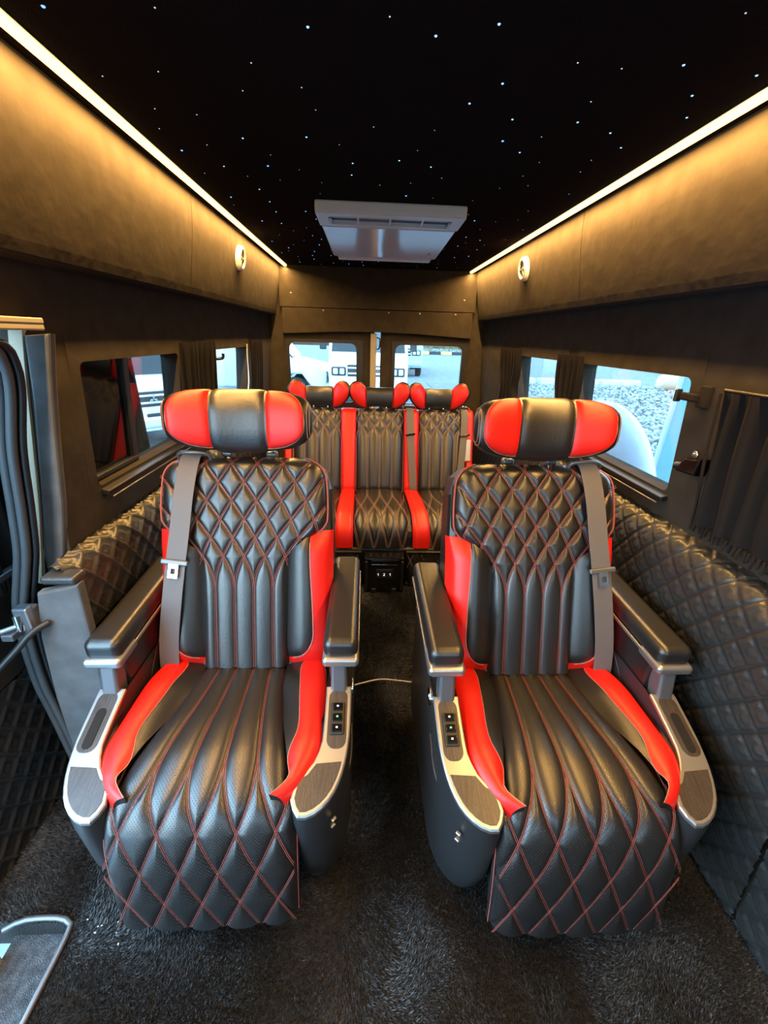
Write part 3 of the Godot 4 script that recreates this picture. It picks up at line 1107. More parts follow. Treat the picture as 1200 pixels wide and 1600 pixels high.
		var belt := part("seat_belt", b.done(), M.webbing, root)
		b = MB.new()
		b.tube(curve([bf * Vector3(c - 0.045, 0.57, 0.0), bf * Vector3(c - 0.04, 0.60, 0.035), bf * Vector3(c, 0.604, 0.045), bf * Vector3(c + 0.04, 0.60, 0.035), bf * Vector3(c + 0.045, 0.57, 0.0)], 20), 0.006, 8)
		part("belt_guide", b.done(), M.chrome, belt)
		b = MB.new()
		b.rbox(bf * Vector3(c + 0.004, 0.40, 0.080), Vector3(0.07, 0.012, 0.012), 0.005, Basis(Vector3.BACK, 0.2))
		part("latch_plate", b.done(), M.gloss_black, belt)
		if k == 1:
			b = MB.new()
			b.rbox(bf * Vector3(c + 0.03, 0.30, 0.05), Vector3(0.05, 0.15, 0.012), 0.005, Basis(Vector3.RIGHT, -deg_to_rad(20.0)))
			part("buckle_cover", b.done(), M.satin_silver, belt)

func cooler_box() -> void:
	var root := thing("cooler_box", "black cooler box with a small lit display under the rear bench", "cooler", Vector3(0.028, 0, -2.098))
	var b := MB.new()
	b.rbox(Vector3(0, 0.12, -0.02), Vector3(0.235, 0.24, 0.09), 0.012)
	var body := part("body", b.done(), M.gloss_black, root)
	b = MB.new()
	b.rbox(Vector3(0, 0.222, 0.02), Vector3(0.16, 0.02, 0.03), 0.008)
	part("handle", b.done(), M.gloss_black, root)
	b = MB.new()
	b.rbox(Vector3(0, 0.197, 0.026), Vector3(0.15, 0.006, 0.008), 0.002)
	part("handle_trim", b.done(), M.chrome, root)
	b = MB.new()
	b.rbox(Vector3(0, 0.135, 0.026), Vector3(0.10, 0.062, 0.006), 0.003)
	var d := part("display", b.done(), M.black_plastic, root)
	b = MB.new()
	b.box(Vector3(0, 0.157, 0.0295), Vector3(0.085, 0.002, 0.001))
	part("display_line", b.done(), M.grey_metal, d)
	for k in 3:
		var tm := TextMesh.new()
		tm.text = ["1", "2", "1"][k]
		tm.font_size = 20
		tm.pixel_size = 0.0012
		tm.depth = 0.001
		part("digit", tm, M.led_white, d, Transform3D(Basis(), Vector3(-0.035 + 0.035 * k, 0.132, 0.0298)))
	for s in [-1.0, 1.0]:
		b = MB.new()
		b.rbox(Vector3(s * 0.105, 0.12, 0.02), Vector3(0.014, 0.20, 0.03), 0.005)
		part("corner_strip", b.done(), M.black_plastic, root)
		b = MB.new()
		b.rbox(Vector3(s * 0.06, 0.02, 0.025), Vector3(0.03, 0.03, 0.02), 0.006)
		part("foot", b.done(), M.black_plastic, root)

# ---------------------------------------------------------------- ceiling unit, lamps, fittings
func air_conditioner() -> void:
	var root := thing("air_conditioner", "white ceiling air conditioner with a long louvre at its front edge", "air conditioner", Vector3(0.0, 1.885, -1.88))
	# underside falls from the front edge to the rear lip
	var under := func(x: float, y: float, d: float) -> Vector3: return Vector3(x * (1.0 - 0.13 * y), -0.036 - 0.085 * y - d, -y)
	var b := MB.new()
	b.prism([Vector2(-0.27, 0.10), Vector2(0.27, 0.10), Vector2(0.255, 0.58), Vector2(-0.255, 0.58)], -0.030, 0.0, 0.004, func(x, y, d): return Vector3(x, d * (1.0 + y * 1.2), -y))
	part("body", b.done(), M.white_plastic, root)
	b = MB.new()                                   # front frame with the louvre opening
	b.frame(rrect(Vector2(-0.245, 0.040), Vector2(0.245, 0.125), 0.015, 4, 6), Vector2(-0.290, 0.004), Vector2(0.290, 0.145), -0.02, 0.004, under)
	b.rbox(Vector3(0, -0.019, -0.006), Vector3(0.582, 0.040, 0.018), 0.008)
	part("front_frame", b.done(), M.white_plastic, root)
	b = MB.new()
	b.prism([Vector2(-0.25, 0.036), Vector2(0.25, 0.036), Vector2(0.25, 0.13), Vector2(-0.25, 0.13)], -0.022, -0.016, 0.001, under)
	part("louvre_recess", b.done(), M.slot_black, root)
	for k in 2:
		b = MB.new()
		b.prism([Vector2(-0.236, 0.062 + 0.034 * k), Vector2(0.236, 0.062 + 0.034 * k), Vector2(0.236, 0.072 + 0.034 * k), Vector2(-0.236, 0.072 + 0.034 * k)], -0.012, -0.002, 0.002, under)
		part("louvre_blade", b.done(), M.satin_silver, root)
	for x in [-0.13, 0.0, 0.13]:
		b = MB.new()
		b.prism([Vector2(x - 0.004, 0.042), Vector2(x + 0.004, 0.042), Vector2(x + 0.004, 0.122), Vector2(x - 0.004, 0.122)], -0.016, 0.001, 0.001, under)
		part("louvre_divider", b.done(), M.white_plastic, root)
	for s in [-1.0, 1.0]:
		b = MB.new()
		b.tube([under.call(s * 0.24, 0.05, 0.0), under.call(s * 0.24, 0.115, 0.0)], 0.007, 10)
		part("louvre_pivot", b.done(), M.satin_silver, root)
	b = MB.new()
	b.prism([Vector2(-0.285, 0.148), Vector2(0.285, 0.148), Vector2(0.285, 0.57), Vector2(0.275, 0.585), Vector2(-0.275, 0.585), Vector2(-0.285, 0.57)], -0.02, 0.006, 0.004, under)
	part("glossy_panel", b.done(), M.white_gloss, root)
	b = MB.new()
	b.prism([Vector2(-0.262, 0.59), Vector2(0.262, 0.59), Vector2(0.262, 0.635), Vector2(-0.262, 0.635)], -0.04, 0.012, 0.008, under)
	part("rear_lip", b.done(), M.white_plastic, root)
	b = MB.new()
	b.prism([Vector2(0.225, 0.47), Vector2(0.235, 0.47), Vector2(0.235, 0.50), Vector2(0.225, 0.50)], 0.005, 0.0075, 0.0005, under)
	part("badge", b.done(), M.grey_metal, root)

func light_strips() -> void:
	for s in [-1.0, 1.0]:
		var z0 := 0.75
		var z1 := -3.50
		var root := thing("light_strip", "glowing warm light strip along the ceiling edge %s" % ("above the sliding door side" if s < 0 else "above the side with the black curtain"), "light strip", Vector3(s * 0.690, 1.878, (z0 + z1) / 2), "warm ceiling edge lights")
		part("diffuser", cbox(Vector3.ZERO, Vector3(0.022, 0.014, z0 - z1), 0.005), M.led_glow, root)
		part("profile", cbox(Vector3(0, 0.006, 0), Vector3(0.028, 0.004, z0 - z1)), M.satin_silver, root)
		var l := AreaLight3D.new()
		l.name = "strip_lamp"
		l.area_size = Vector2(z0 - z1, 0.016)
		l.light_color = Color(1.0, 0.76, 0.42)
		l.light_energy = LED_ENERGY
		l.shadow_enabled = true
		l.area_range = 8.0
		# faces down and a little outwards: each strip washes the panel beside it
		var down := Vector3(s * 0.20, -0.98, 0).normalized()
		var along := Vector3.BACK
		l.basis = Basis(along, (-down).cross(along).normalized(), -down)
		l.position = Vector3(0, -0.0085, 0)
		root.add_child(l)

func speakers() -> void:
	for s in [-1.0, 1.0]:
		var root := thing("round_speaker", "small round chrome-ringed speaker on the %s brown panel" % ("left" if s < 0 else "right"), "speaker", Vector3.ZERO, "round speakers in the upper panels")
		var out := Vector3(-s, -0.15, 0).normalized()
		var xf := Transform3D(Basis(Quaternion(Vector3.UP, out)), Vector3(s * 0.744, 1.768, -2.47))
		root.transform = xf
		var b := MB.new()
		b.lathe([Vector2(0.036, 0.004), Vector2(0.038, 0.016), Vector2(0.046, 0.020), Vector2(0.056, 0.014), Vector2(0.058, -0.01)], 36)
		part("ring", b.done(), M.white_plastic, root)
		b = MB.new()
		b.lathe([Vector2(0.0, 0.002), Vector2(0.012, 0.003), Vector2(0.036, 0.012), Vector2(0.04, -0.008), Vector2(0.0, -0.008)], 30)
		part("cone", b.done(), M.black_plastic, root)
		b = MB.new()
		b.lathe([Vector2(0.0, 0.016), Vector2(0.010, 0.013), Vector2(0.015, 0.004), Vector2(0.0, 0.002)], 20)
		part("dust_cap", b.done(), M.satin_silver, root)
		for k in 3:
			b = MB.new()
			var an := TAU * k / 3.0 + 0.5
			b.rbox(Vector3(cos(an) * 0.025, 0.014, sin(an) * 0.025), Vector3(0.028, 0.004, 0.007), 0.0015, Basis(Vector3.UP, -an))
			part("spoke", b.done(), M.satin_silver, root)

func pleats(z0: float, z1: float, y0: float, y1: float, xf: Callable, n: int, depth: float, flare := 0.0, waist := 0.0) -> ArrayMesh:
	var b := MB.new()
	for side in [0.0, 1.0]:
		b.grid(n * 8, 14, func(u, v):
			var y: float = lerpf(y1, y0, v)
			var squeeze := 1.0 - waist * exp(-pow((v - 0.6) / 0.2, 2.0))
			var zm := (z0 + z1) / 2.0
			var z: float = zm + (lerpf(z0, z1, u) - zm) * squeeze + 0.006 * sin(u * 31.0 + v * 3.0)
			return Vector3(xf.call(y) + (depth * sin(u * n * TAU + 0.8 * sin(v * 2.0)) + depth * 0.4 * sin(u * n * 5.1 + 2.0)) + side * 0.004, y, z))
	return b.done()

# ---------------------------------------------------------------- body shell
func wall_x(y: float) -> float:                    # inner face of the side wall at a height
	return piece([[0.0, 0.93], [0.5, 0.92], [0.85, 0.895], [1.0, 0.878], [1.36, 0.846], [1.5, 0.842], [1.9, 0.84]], y)

func wall_segment(b: MB, s: float, z0: float, z1: float, y0: float, y1: float) -> void:
	var n := maxi(1, int((y1 - y0) / 0.15))
	for k in n:
		var a := lerpf(y0, y1, float(k) / n)
		var c := lerpf(y0, y1, float(k + 1) / n)
		var q := []
		for e in [[a, 0.0], [c, 0.0], [c, 0.07], [a, 0.07]]:
			q.append([Vector3(s * (wall_x(e[0]) + e[1]), e[0], z0), Vector3(s * (wall_x(e[0]) + e[1]), e[0], z1)])
		for e in 4:
			var f := (e + 1) % 4
			b.quad_flat(q[e][0], q[e][1], q[f][1], q[f][0])
		b.quad_flat(q[0][0], q[1][0], q[2][0], q[3][0])
		b.quad_flat(q[0][1], q[3][1], q[2][1], q[1][1])

func quilted_wall(z0: float, z1: float, prof: Array, cell: Vector2, step: float, puff: float, lean := 0.0) -> ArrayMesh:
	# prof: points (x, y) from the bottom up; the padding follows the run of that line
	var run := curve(prof, 120)
	var len := 0.0
	for k in 120:
		len += run[k].distance_to(run[k + 1])
	var nu := int(absf(z1 - z0) / step)
	var nv := int(len / step)
	var b := MB.new()
	b.grid(nu, nv, func(u, v):
		var q: float = v * 120.0
		var a := mini(int(q), 119)
		var p: Vector2 = run[a].lerp(run[a + 1], q - a)
		var tn: Vector2 = (run[mini(a + 2, 120)] - run[maxi(a - 1, 0)]).normalized()
		var nn := Vector2(-tn.y, tn.x)
		var z: float = lerpf(z0, z1, u)
		var l: float = v * len
		var c1 := (z + lean * l) / cell.x + l / cell.y
		var c2 := (z + lean * l) / cell.x - l / cell.y
		var f1 := absf(c1 - roundf(c1))
		var f2 := absf(c2 - roundf(c2))
		var d := minf(f1, f2) * cell.x * 0.75
		# a smaller lozenge set inside each one
		var g1 := absf(c1 - floorf(c1) - 0.58)
		var g2 := absf(c2 - floorf(c2) - 0.58)
		var e := absf(maxf(g1, g2) - 0.20) * cell.x * 0.75
		var h := puff * (1.0 - exp(-d / 0.005)) - puff * 0.40 * exp(-e / 0.003)
		p += nn * h
		return Vector3(p.x, p.y, z))
	return b.done(Vector3(-signf(prof[0].x), 0.3, 0))

func shell() -> void:
	var b: MB
	# floor in three slabs round the step well, ceiling
	b = MB.new()
	b.box(Vector3(0.06, -0.05, -0.75), Vector3(1.78, 0.10, 5.7))
	b.box(Vector3(-0.955, -0.05, -2.095), Vector3(0.25, 0.10, 3.01))
	b.box(Vector3(-0.915, -0.05, 1.40), Vector3(0.17, 0.10, 1.4))
	var fl := struct("floor", b.done(), M.carpet_ground, "black plush carpet floor of the van", "floor")
	carpet(fl)
	b = MB.new()
	b.box(Vector3(0, 1.935, -1.15), Vector3(1.86, 0.10, 4.9))
	var ce := struct("ceiling", b.done(), M.headliner, "black headliner sprinkled with tiny blue and white star lights", "ceiling")
	stars(ce)
	# side walls with window openings
	var holes := {1.0: [[-2.64, -2.03, "window_1"], [-1.86, -1.20, "window_2"], [-0.97, -0.46, "window_3"], [0.80, 1.70, "window_4"]], -1.0: [[-2.84, -2.14, "window_5"], [-1.80, -1.18, "window_6"], [0.80, 1.70, "window_7"]]}
	for s in [-1.0, 1.0]:
		b = MB.new()
		var y0 := 0.985
		var y1 := 1.335
		var z := -3.62
		for h in holes[s]:
			var gap: float = h[0] - 0.04
			y0 = 0.985 if h[0] < 0.0 else 0.86
			y1 = (1.335 if h[0] < -1.0 else 1.27) if h[0] < 0.0 else 1.60
			if s < 0 and h[0] > 0.0:
				wall_segment(b, s, z, -1.02, -0.1, 1.89)
				wall_segment(b, s, -1.02, 0.70, 1.43, 1.89)
				z = 0.70
			wall_segment(b, s, z, gap, -0.1, 1.89)
			wall_segment(b, s, gap, h[1] + 0.04, -0.1, y0 - 0.04)
			wall_segment(b, s, gap, h[1] + 0.04, y1 + 0.04, 1.89)
			b.frame(rrect(Vector2(h[0], y0), Vector2(h[1], y1), 0.02, 3, 4), Vector2(gap, y0 - 0.04), Vector2(h[1] + 0.04, y1 + 0.04), 0.0, 0.07, func(x, y, d): return Vector3(s * (wall_x(y) + d), y, x))
			z = h[1] + 0.04
		wall_segment(b, s, z, 2.05, -0.1, 1.89)
		struct("wall_left" if s < 0 else "wall_right", b.done(), M.suede, "dark suede side wall %s" % ("with the sliding door opening" if s < 0 else "opposite the sliding door"))
		for h in holes[s]:
			y0 = 0.985 if h[0] < 0.0 else 0.86
			y1 = (1.335 if h[0] < -1.0 else 1.27) if h[0] < 0.0 else 1.60
			if h[2] == "window_6":
				window(h[2], s, h[0], -1.47, y0, y1, M.glass)
				window("window_8", s, -1.47, h[1], y0, y1, M.tinted_glass)
			else:
				window(h[2], s, h[0], h[1], y0, y1, M.glass)
	# window sills of the front pair
	for s in [-1.0, 1.0]:
		b = MB.new()
		b.rbox(Vector3(s * 0.875, 0.965, -1.52), Vector3(0.03, 0.018, 0.66), 0.004, Basis(Vector3.BACK, s * 0.25))
		trim(b.done(), M.black_plastic, "black sill under the %s side window" % ("left" if s < 0 else "right"))
		b = MB.new()
		b.rbox(Vector3(s * 0.864, 0.945, -1.52), Vector3(0.004, 0.004, 0.62), 0.0015)
		trim(b.done(), M.satin_silver, "thin bright line below the %s side window" % ("left" if s < 0 else "right"))
	# upper suede panels: two lengths a side with a seam between them
	for s in [-1.0, 1.0]:
		for e in [[-3.51, -1.862, "rear"], [-1.858, 0.9, "front"]]:
			b = MB.new()
			var sec := []
			for q in curve([Vector2(0.738, 1.884), Vector2(0.744, 1.80), Vector2(0.756, 1.72), Vector2(0.772, 1.63), Vector2(0.783, 1.575), Vector2(0.788, 1.556)], 14):
				sec.append(q)
			sec.append_array([Vector2(0.796, 1.549), Vector2(0.85, 1.549), Vector2(0.85, 1.884)])
			b.prism(sec, e[0], e[1], 0.0015, func(x, y, d): return Vector3(s * x, y, d))
			trim(b.done(), M.suede, "%s length of the brown suede panel on the %s" % [e[2], "left" if s < 0 else "right"])
	# rear: header boards, doors, centre post
	b = MB.new()
	b.rbox(Vector3(0, 1.7465, -3.52), Vector3(1.50, 0.277, 0.02), 0.002)
	var hd := trim(b.done(), M.suede, "upper brown suede board above the rear doors")
	for q in [[-0.66, 1.70], [0.66, 1.69]]:
		b = MB.new()
		b.lathe([Vector2(0.0, 0.004), Vector2(0.005, 0.003), Vector2(0.007, 0.0)], 10, Transform3D(Basis(Vector3.RIGHT, PI / 2), Vector3(q[0], q[1], -3.509)))
		part("screw", b.done(), M.satin_silver, hd)
	b = MB.new()
	b.prism([Vector2(-0.735, 1.603), Vector2(0.735, 1.603), Vector2(0.74, 1.42), Vector2(0.3, 1.443), Vector2(0.0, 1.448), Vector2(-0.3, 1.443), Vector2(-0.74, 1.42)], -3.53, -3.505, 0.002, func(x, y, d): return Vector3(x, y, d))
	hd = trim(b.done(), M.suede, "lower brown suede board above the rear doors")
	for x in [-0.42, 0.08, 0.32, 0.6]:
		b = MB.new()
		b.lathe([Vector2(0.0, 0.004), Vector2(0.005, 0.003), Vector2(0.007, 0.0)], 10, Transform3D(Basis(Vector3.RIGHT, PI / 2), Vector3(x, 1.588, -3.504)))
		part("screw", b.done(), M.satin_silver, hd)
	for s in [-1.0, 1.0]:
		b = MB.new()
		var x0 := 0.045
		b.frame(rrect(Vector2(0.13 if s > 0 else 0.16, 0.88), Vector2(0.70 if s > 0 else 0.715, 1.372), 0.05, 5, 6), Vector2(x0 - 0.02, -0.05), Vector2(0.96, 1.62), -3.56, -3.62, func(x, y, d): return Vector3(s * x, y, d))
		var dr := struct("door_%d" % (1 if s < 0 else 2), b.done(), M.suede, "%s rear door with a large rounded window" % ("left" if s < 0 else "right"), "door")
		b = MB.new()
		b.box(Vector3(s * 0.43, 1.125, -3.592), Vector3(0.62, 0.56, 0.004))
		part("pane", b.done(), M.glass, dr)
		b = MB.new()
		b.frame(rrect(Vector2(0.145 if s > 0 else 0.17, 0.90), Vector2(0.69 if s > 0 else 0.705, 1.36), 0.05, 5, 6), Vector2(0.115, 0.86), Vector2(0.73, 1.385), -3.553, -3.562, func(x, y, d): return Vector3(s * x, y, d))
		part("window_seal", b.done(), M.black_plastic, dr)
	b = MB.new()
	b.box(Vector3(0, 1.72, -3.60), Vector3(1.86, 0.42, 0.06))
	trim(b.done(), M.suede, "dark lining behind the rear boards")
	b = MB.new()
	b.rbox(Vector3(-0.033, 0.93, -3.55), Vector3(0.05, 1.02, 0.03), 0.006)
	trim(b.done(), M.cream_paint, "pale post between the two rear doors")
	b = MB.new()
	b.tube(curve([Vector3(-0.005, 1.41, -3.545), Vector3(0.015, 1.40, -3.53), Vector3(0.018, 1.36, -3.525), Vector3(0.012, 1.33, -3.53), Vector3(-0.003, 1.325, -3.545)], 16), 0.006, 8)
	solo("door_catch", b.done(), M.gloss_black, "small black catch at the top of the pale rear post", "catch")
	# quilted lower walls
	var prof := [Vector2(0.912, 0.0), Vector2(0.900, 0.12), Vector2(0.868, 0.36), Vector2(0.845, 0.62), Vector2(0.836, 0.78), Vector2(0.842, 0.845), Vector2(0.862, 0.878), Vector2(0.897, 0.892)]
	var pr := []
	for q in prof: pr.append(q)
	trim(quilted_wall(-3.50, -0.545, pr, Vector2(0.084, 0.084), 0.005, 0.010, 0.25), M.quilted_vinyl, "black quilted vinyl lining low on the right wall")
	trim(quilted_wall(-0.535, 0.55, pr, Vector2(0.084, 0.084), 0.005, 0.010, 0.25), M.quilted_vinyl, "nearest length of quilted vinyl low on the right wall, before the seam")
	pr = []
	for q in prof: pr.append(Vector2(-q.x + 0.012, q.y * 0.975))
	trim(quilted_wall(-3.50, -0.925, pr, Vector2(0.084, 0.084), 0.006, 0.012, 0.25), M.quilted_vinyl, "black quilted vinyl lining low on the left wall behind the seat")
	# end trims at the sliding door opening
	b = MB.new()
	var e1 := [Vector2(-0.785, 1.405), Vector2(-0.806, 1.32), Vector2(-0.835, 1.18), Vector2(-0.868, 1.0), Vector2(-0.892, 0.90), Vector2(-0.905, 0.85), Vector2(-0.945, 0.80), Vector2(-0.955, 0.82), Vector2(-0.90, 1.08), Vector2(-0.862, 1.26), Vector2(-0.840, 1.40)]
	b.prism(e1, -1.03, -1.005, 0.006, func(x, y, d): return Vector3(x, y, d))
	trim(b.done(), M.grey_felt, "upper grey felt strip facing forward beside the door seal")
	b = MB.new()
	b.prism([Vector2(-0.808, 0.825), Vector2(-0.818, 0.60), Vector2(-0.832, 0.36), Vector2(-0.862, 0.0), Vector2(-0.985, 0.0), Vector2(-0.975, 0.18), Vector2(-0.965, 0.45), Vector2(-0.945, 0.66), Vector2(-0.915, 0.80)], -0.93, -0.90, 0.006, func(x, y, d): return Vector3(x, y, d))
	trim(b.done(), M.grey_felt, "lower grey felt panel facing forward behind the left armrest")
	b = MB.new()
	b.rbox(Vector3(-0.855, 0.835, -0.925), Vector3(0.085, 0.022, 0.05), 0.008)
	trim(b.done(), M.quilted_vinyl, "padded lip on top of the lower grey felt panel")
	b = MB.new()
	var lip := []
	for q in [[-0.815, 1.43], [-0.838, 1.33], [-0.868, 1.18], [-0.905, 1.0], [-0.935, 0.88], [-0.955, 0.80], [-0.965, 0.76]]:
		lip.append(Vector3(q[0] - 0.040, q[1], -1.018))
	b.ribbon(curve(lip, 24), [Vector3.RIGHT], 0.03, 0.012)
	trim(b.done(), M.cream_paint, "cream painted edge of the door opening")
	b = MB.new()
	b.rbox(Vector3(-0.822, 1.418, -0.54), Vector3(0.06, 0.014, 0.94), 0.004)
	b.rbox(Vector3(-0.80, 1.430, -0.62), Vector3(0.018, 0.012, 0.78), 0.003)
	trim(b.done(), M.cream_paint, "cream metal rail over the sliding door opening")
	# step well and sill
	b = MB.new()
	b.box(Vector3(-0.915, -0.085, 0.06), Vector3(0.17, 0.05, 1.32))
	trim(b.done(), M.step_carpet, "grey carpeted step well inside the sliding door")
	b = MB.new()
	b.tube(curve([Vector3(-1.0, 0.004, -0.575), Vector3(-0.96, 0.008, -0.592), Vector3(-0.89, 0.008, -0.595), Vector3(-0.848, 0.008, -0.588), Vector3(-0.832, 0.008, -0.565), Vector3(-0.832, 0.006, -0.4), Vector3(-0.832, 0.006, 0.5)], 50), 0.007, 8)
	trim(b.done(), M.grey_metal, "pale rounded edging round the step well")
	b = MB.new()
	b.rbox(Vector3(-1.01, -0.05, 0.075), Vector3(0.03, 0.10, 1.24), 0.006)
	trim(b.done(), M.cream_paint, "white painted door sill beside the step")
	# cab shell out of the frame: header, dash wall, windscreen
	b = MB.new()
	b.box(Vector3(0, 1.80, 1.72), Vector3(1.86, 0.08, 1.0), Basis(Vector3.RIGHT, 0.12))
	trim(b.done(), M.headliner, "cab headliner")
	b = MB.new()
	b.box(Vector3(0, 0.42, 2.02), Vector3(1.95, 1.05, 0.10))
	b.rbox(Vector3(0, 0.82, 1.75), Vector3(1.80, 0.28, 0.45), 0.06)
	struct("wall_front", b.done(), M.black_plastic, "dashboard wall of the cab")
	b = MB.new()
	b.box(Vector3(0, 1.34, 2.08), Vector3(1.90, 0.92, 0.006), Basis(Vector3.RIGHT, -0.12))
	struct("window_9", b.done(), M.glass, "windscreen", "window")

func window(called: String, s: float, z0: float, z1: float, y0: float, y1: float, m: Material) -> void:
	var b := MB.new()
	for e in [[0.045, 0.05]]:
		var q := []
		for c in [[y0 - 0.01, z0 - 0.01], [y1 + 0.01, z0 - 0.01], [y1 + 0.01, z1 + 0.01], [y0 - 0.01, z1 + 0.01]]:
			q.append([Vector3(s * (wall_x(c[0]) + e[0]), c[0], c[1]), Vector3(s * (wall_x(c[0]) + e[1]), c[0], c[1])])
		b.quad_flat(q[0][0], q[1][0], q[2][0], q[3][0])
		b.quad_flat(q[3][1], q[2][1], q[1][1], q[0][1])
		for k in 4:
			var k2 := (k + 1) % 4
			b.quad_flat(q[k][0], q[k][1], q[k2][1], q[k2][0])
	var w := struct(called, b.done(), m, "%s pane of the %s side windows" % ["dark sliding" if m == M.tinted_glass else "clear", "left" if s < 0 else "right"], "window")
	if called == "window_8":
		b = MB.new()
		b.rbox(Vector3(s * 0.905, 1.16, z0 + 0.005), Vector3(0.02, 0.36, 0.028), 0.004, Basis(Vector3.BACK, s * 0.085))
		b.rbox(Vector3(s * 0.915, y0 + 0.012, (z0 + z1) / 2), Vector3(0.02, 0.016, z1 - z0), 0.004)
		part("window_frame", b.done(), M.black_plastic, w)

func stars(ce: Node) -> void:
	var rng := RandomNumberGenerator.new()
	rng.seed = 42
	var kept := []
	var dm := []
	for k in 3:
		var b := MB.new()
		var r: float = [0.0026, 0.0016, 0.0032][k]
		b.lathe([Vector2(0.0, -r * 0.7), Vector2(r * 0.7, -r * 0.45), Vector2(r, 0.0), Vector2(0.0, 0.001)], 8)
		dm.append(b.done())
	var tries := 0
	while kept.size() < 165 and tries < 9000:
		tries += 1
		var q := Vector2(rng.randf_range(-0.63, 0.63), rng.randf_range(-3.44, -0.75))
		if absf(q.x) < 0.30 and q.y < -1.84 and q.y > -2.56: continue
		var ok := true
		for o in kept:
			if o.distance_to(q) < 0.085: ok = false
		if not ok: continue
		kept.append(q)
		var kind: int = [1, 1, 0, 1, 1, 0, 2][rng.randi() % 7]
		part("star_light", dm[kind], M["star_%d" % kind], ce, Transform3D(Basis(), Vector3(q.x, 1.885, q.y)))

func carpet(fl: Node) -> void:
	var rng := RandomNumberGenerator.new()
	rng.seed = 7
	var lay := FastNoiseLite.new()
	lay.seed = 3
	lay.frequency = 1.7
	lay.fractal_octaves = 3
	var tuft := MB.new()
	for k in 6:
		var an := rng.randf() * TAU
		var at := Vector3(rng.randf_range(-0.003, 0.003), 0, rng.randf_range(-0.003, 0.003))
		var w := Vector3(cos(an), 0, sin(an)) * 0.0009
		var ln := rng.randf_range(0.009, 0.013)
		var bend := Vector3(rng.randf_range(-0.004, 0.004), 0, rng.randf_range(-0.004, 0.004))
		var a := tuft.p(at - w)
		var c := tuft.p(at + w)
		var d := tuft.p(at + w * 0.8 + Vector3(0, ln * 0.6, 0) + bend * 0.4)
		var e := tuft.p(at - w * 0.8 + Vector3(0, ln * 0.6, 0) + bend * 0.4)
		var f := tuft.p(at + Vector3(0, ln, 0) + bend)
		tuft.quad(a, c, d, e)
		tuft.tri(e, d, f)
	var mm := MultiMesh.new()
	mm.transform_format = MultiMesh.TRANSFORM_3D
	mm.use_colors = true
	mm.mesh = tuft.done(Vector3(0, 0, 1))
	var at := []
	var cl := []
	var st := 0.0056
	var z := -2.12
	while z < 0.34:
		var x := -1.075
		while x < 0.92:
			var q := Vector3(x + rng.randf_range(-0.5, 0.5) * st, 0.0, z + rng.randf_range(-0.5, 0.5) * st)
			x += st
			if q.x < -0.835 and q.z > -0.59: continue
			var ls := Vector2(q.x + 0.458, q.z + 1.05)
			var rs := Vector2(q.x - 0.432, q.z + 1.015)
			if (absf(ls.x) < 0.22 and absf(ls.y) < 0.26) or (absf(rs.x) < 0.22 and absf(rs.y) < 0.26): continue
			var n1 := lay.get_noise_2d(q.x, q.z * 0.8)
			var n2 := lay.get_noise_2d(q.x + 40.0, q.z * 0.8)
			var tilt := 0.45 + 0.75 * clampf(n2 * 1.6 + 0.3, -0.3, 1.0)
			var dir := n1 * 5.0 + rng.randf_range(-0.5, 0.5)
			var axis := Vector3(cos(dir), 0, sin(dir))
			var bs := Basis(axis, tilt + rng.randf_range(-0.2, 0.2)) * Basis(Vector3.UP, rng.randf() * TAU)
			at.append(Transform3D(bs.scaled(Vector3.ONE * rng.randf_range(0.85, 1.2)), q))
			var lum := 0.036 * rng.randf_range(0.6, 1.5)
			cl.append(Color(lum, lum * 1.02, lum * 1.05))
		z += st
	mm.instance_count = at.size()
	for k in at.size():
		mm.set_instance_transform(k, at[k])
		mm.set_instance_color(k, cl[k])
	var o := MultiMeshInstance3D.new()
	o.name = "carpet_pile"
	o.multimesh = mm
	o.material_override = M.carpet_fibre
	o.set_meta("kind", "stuff")
	fl.add_child(o)

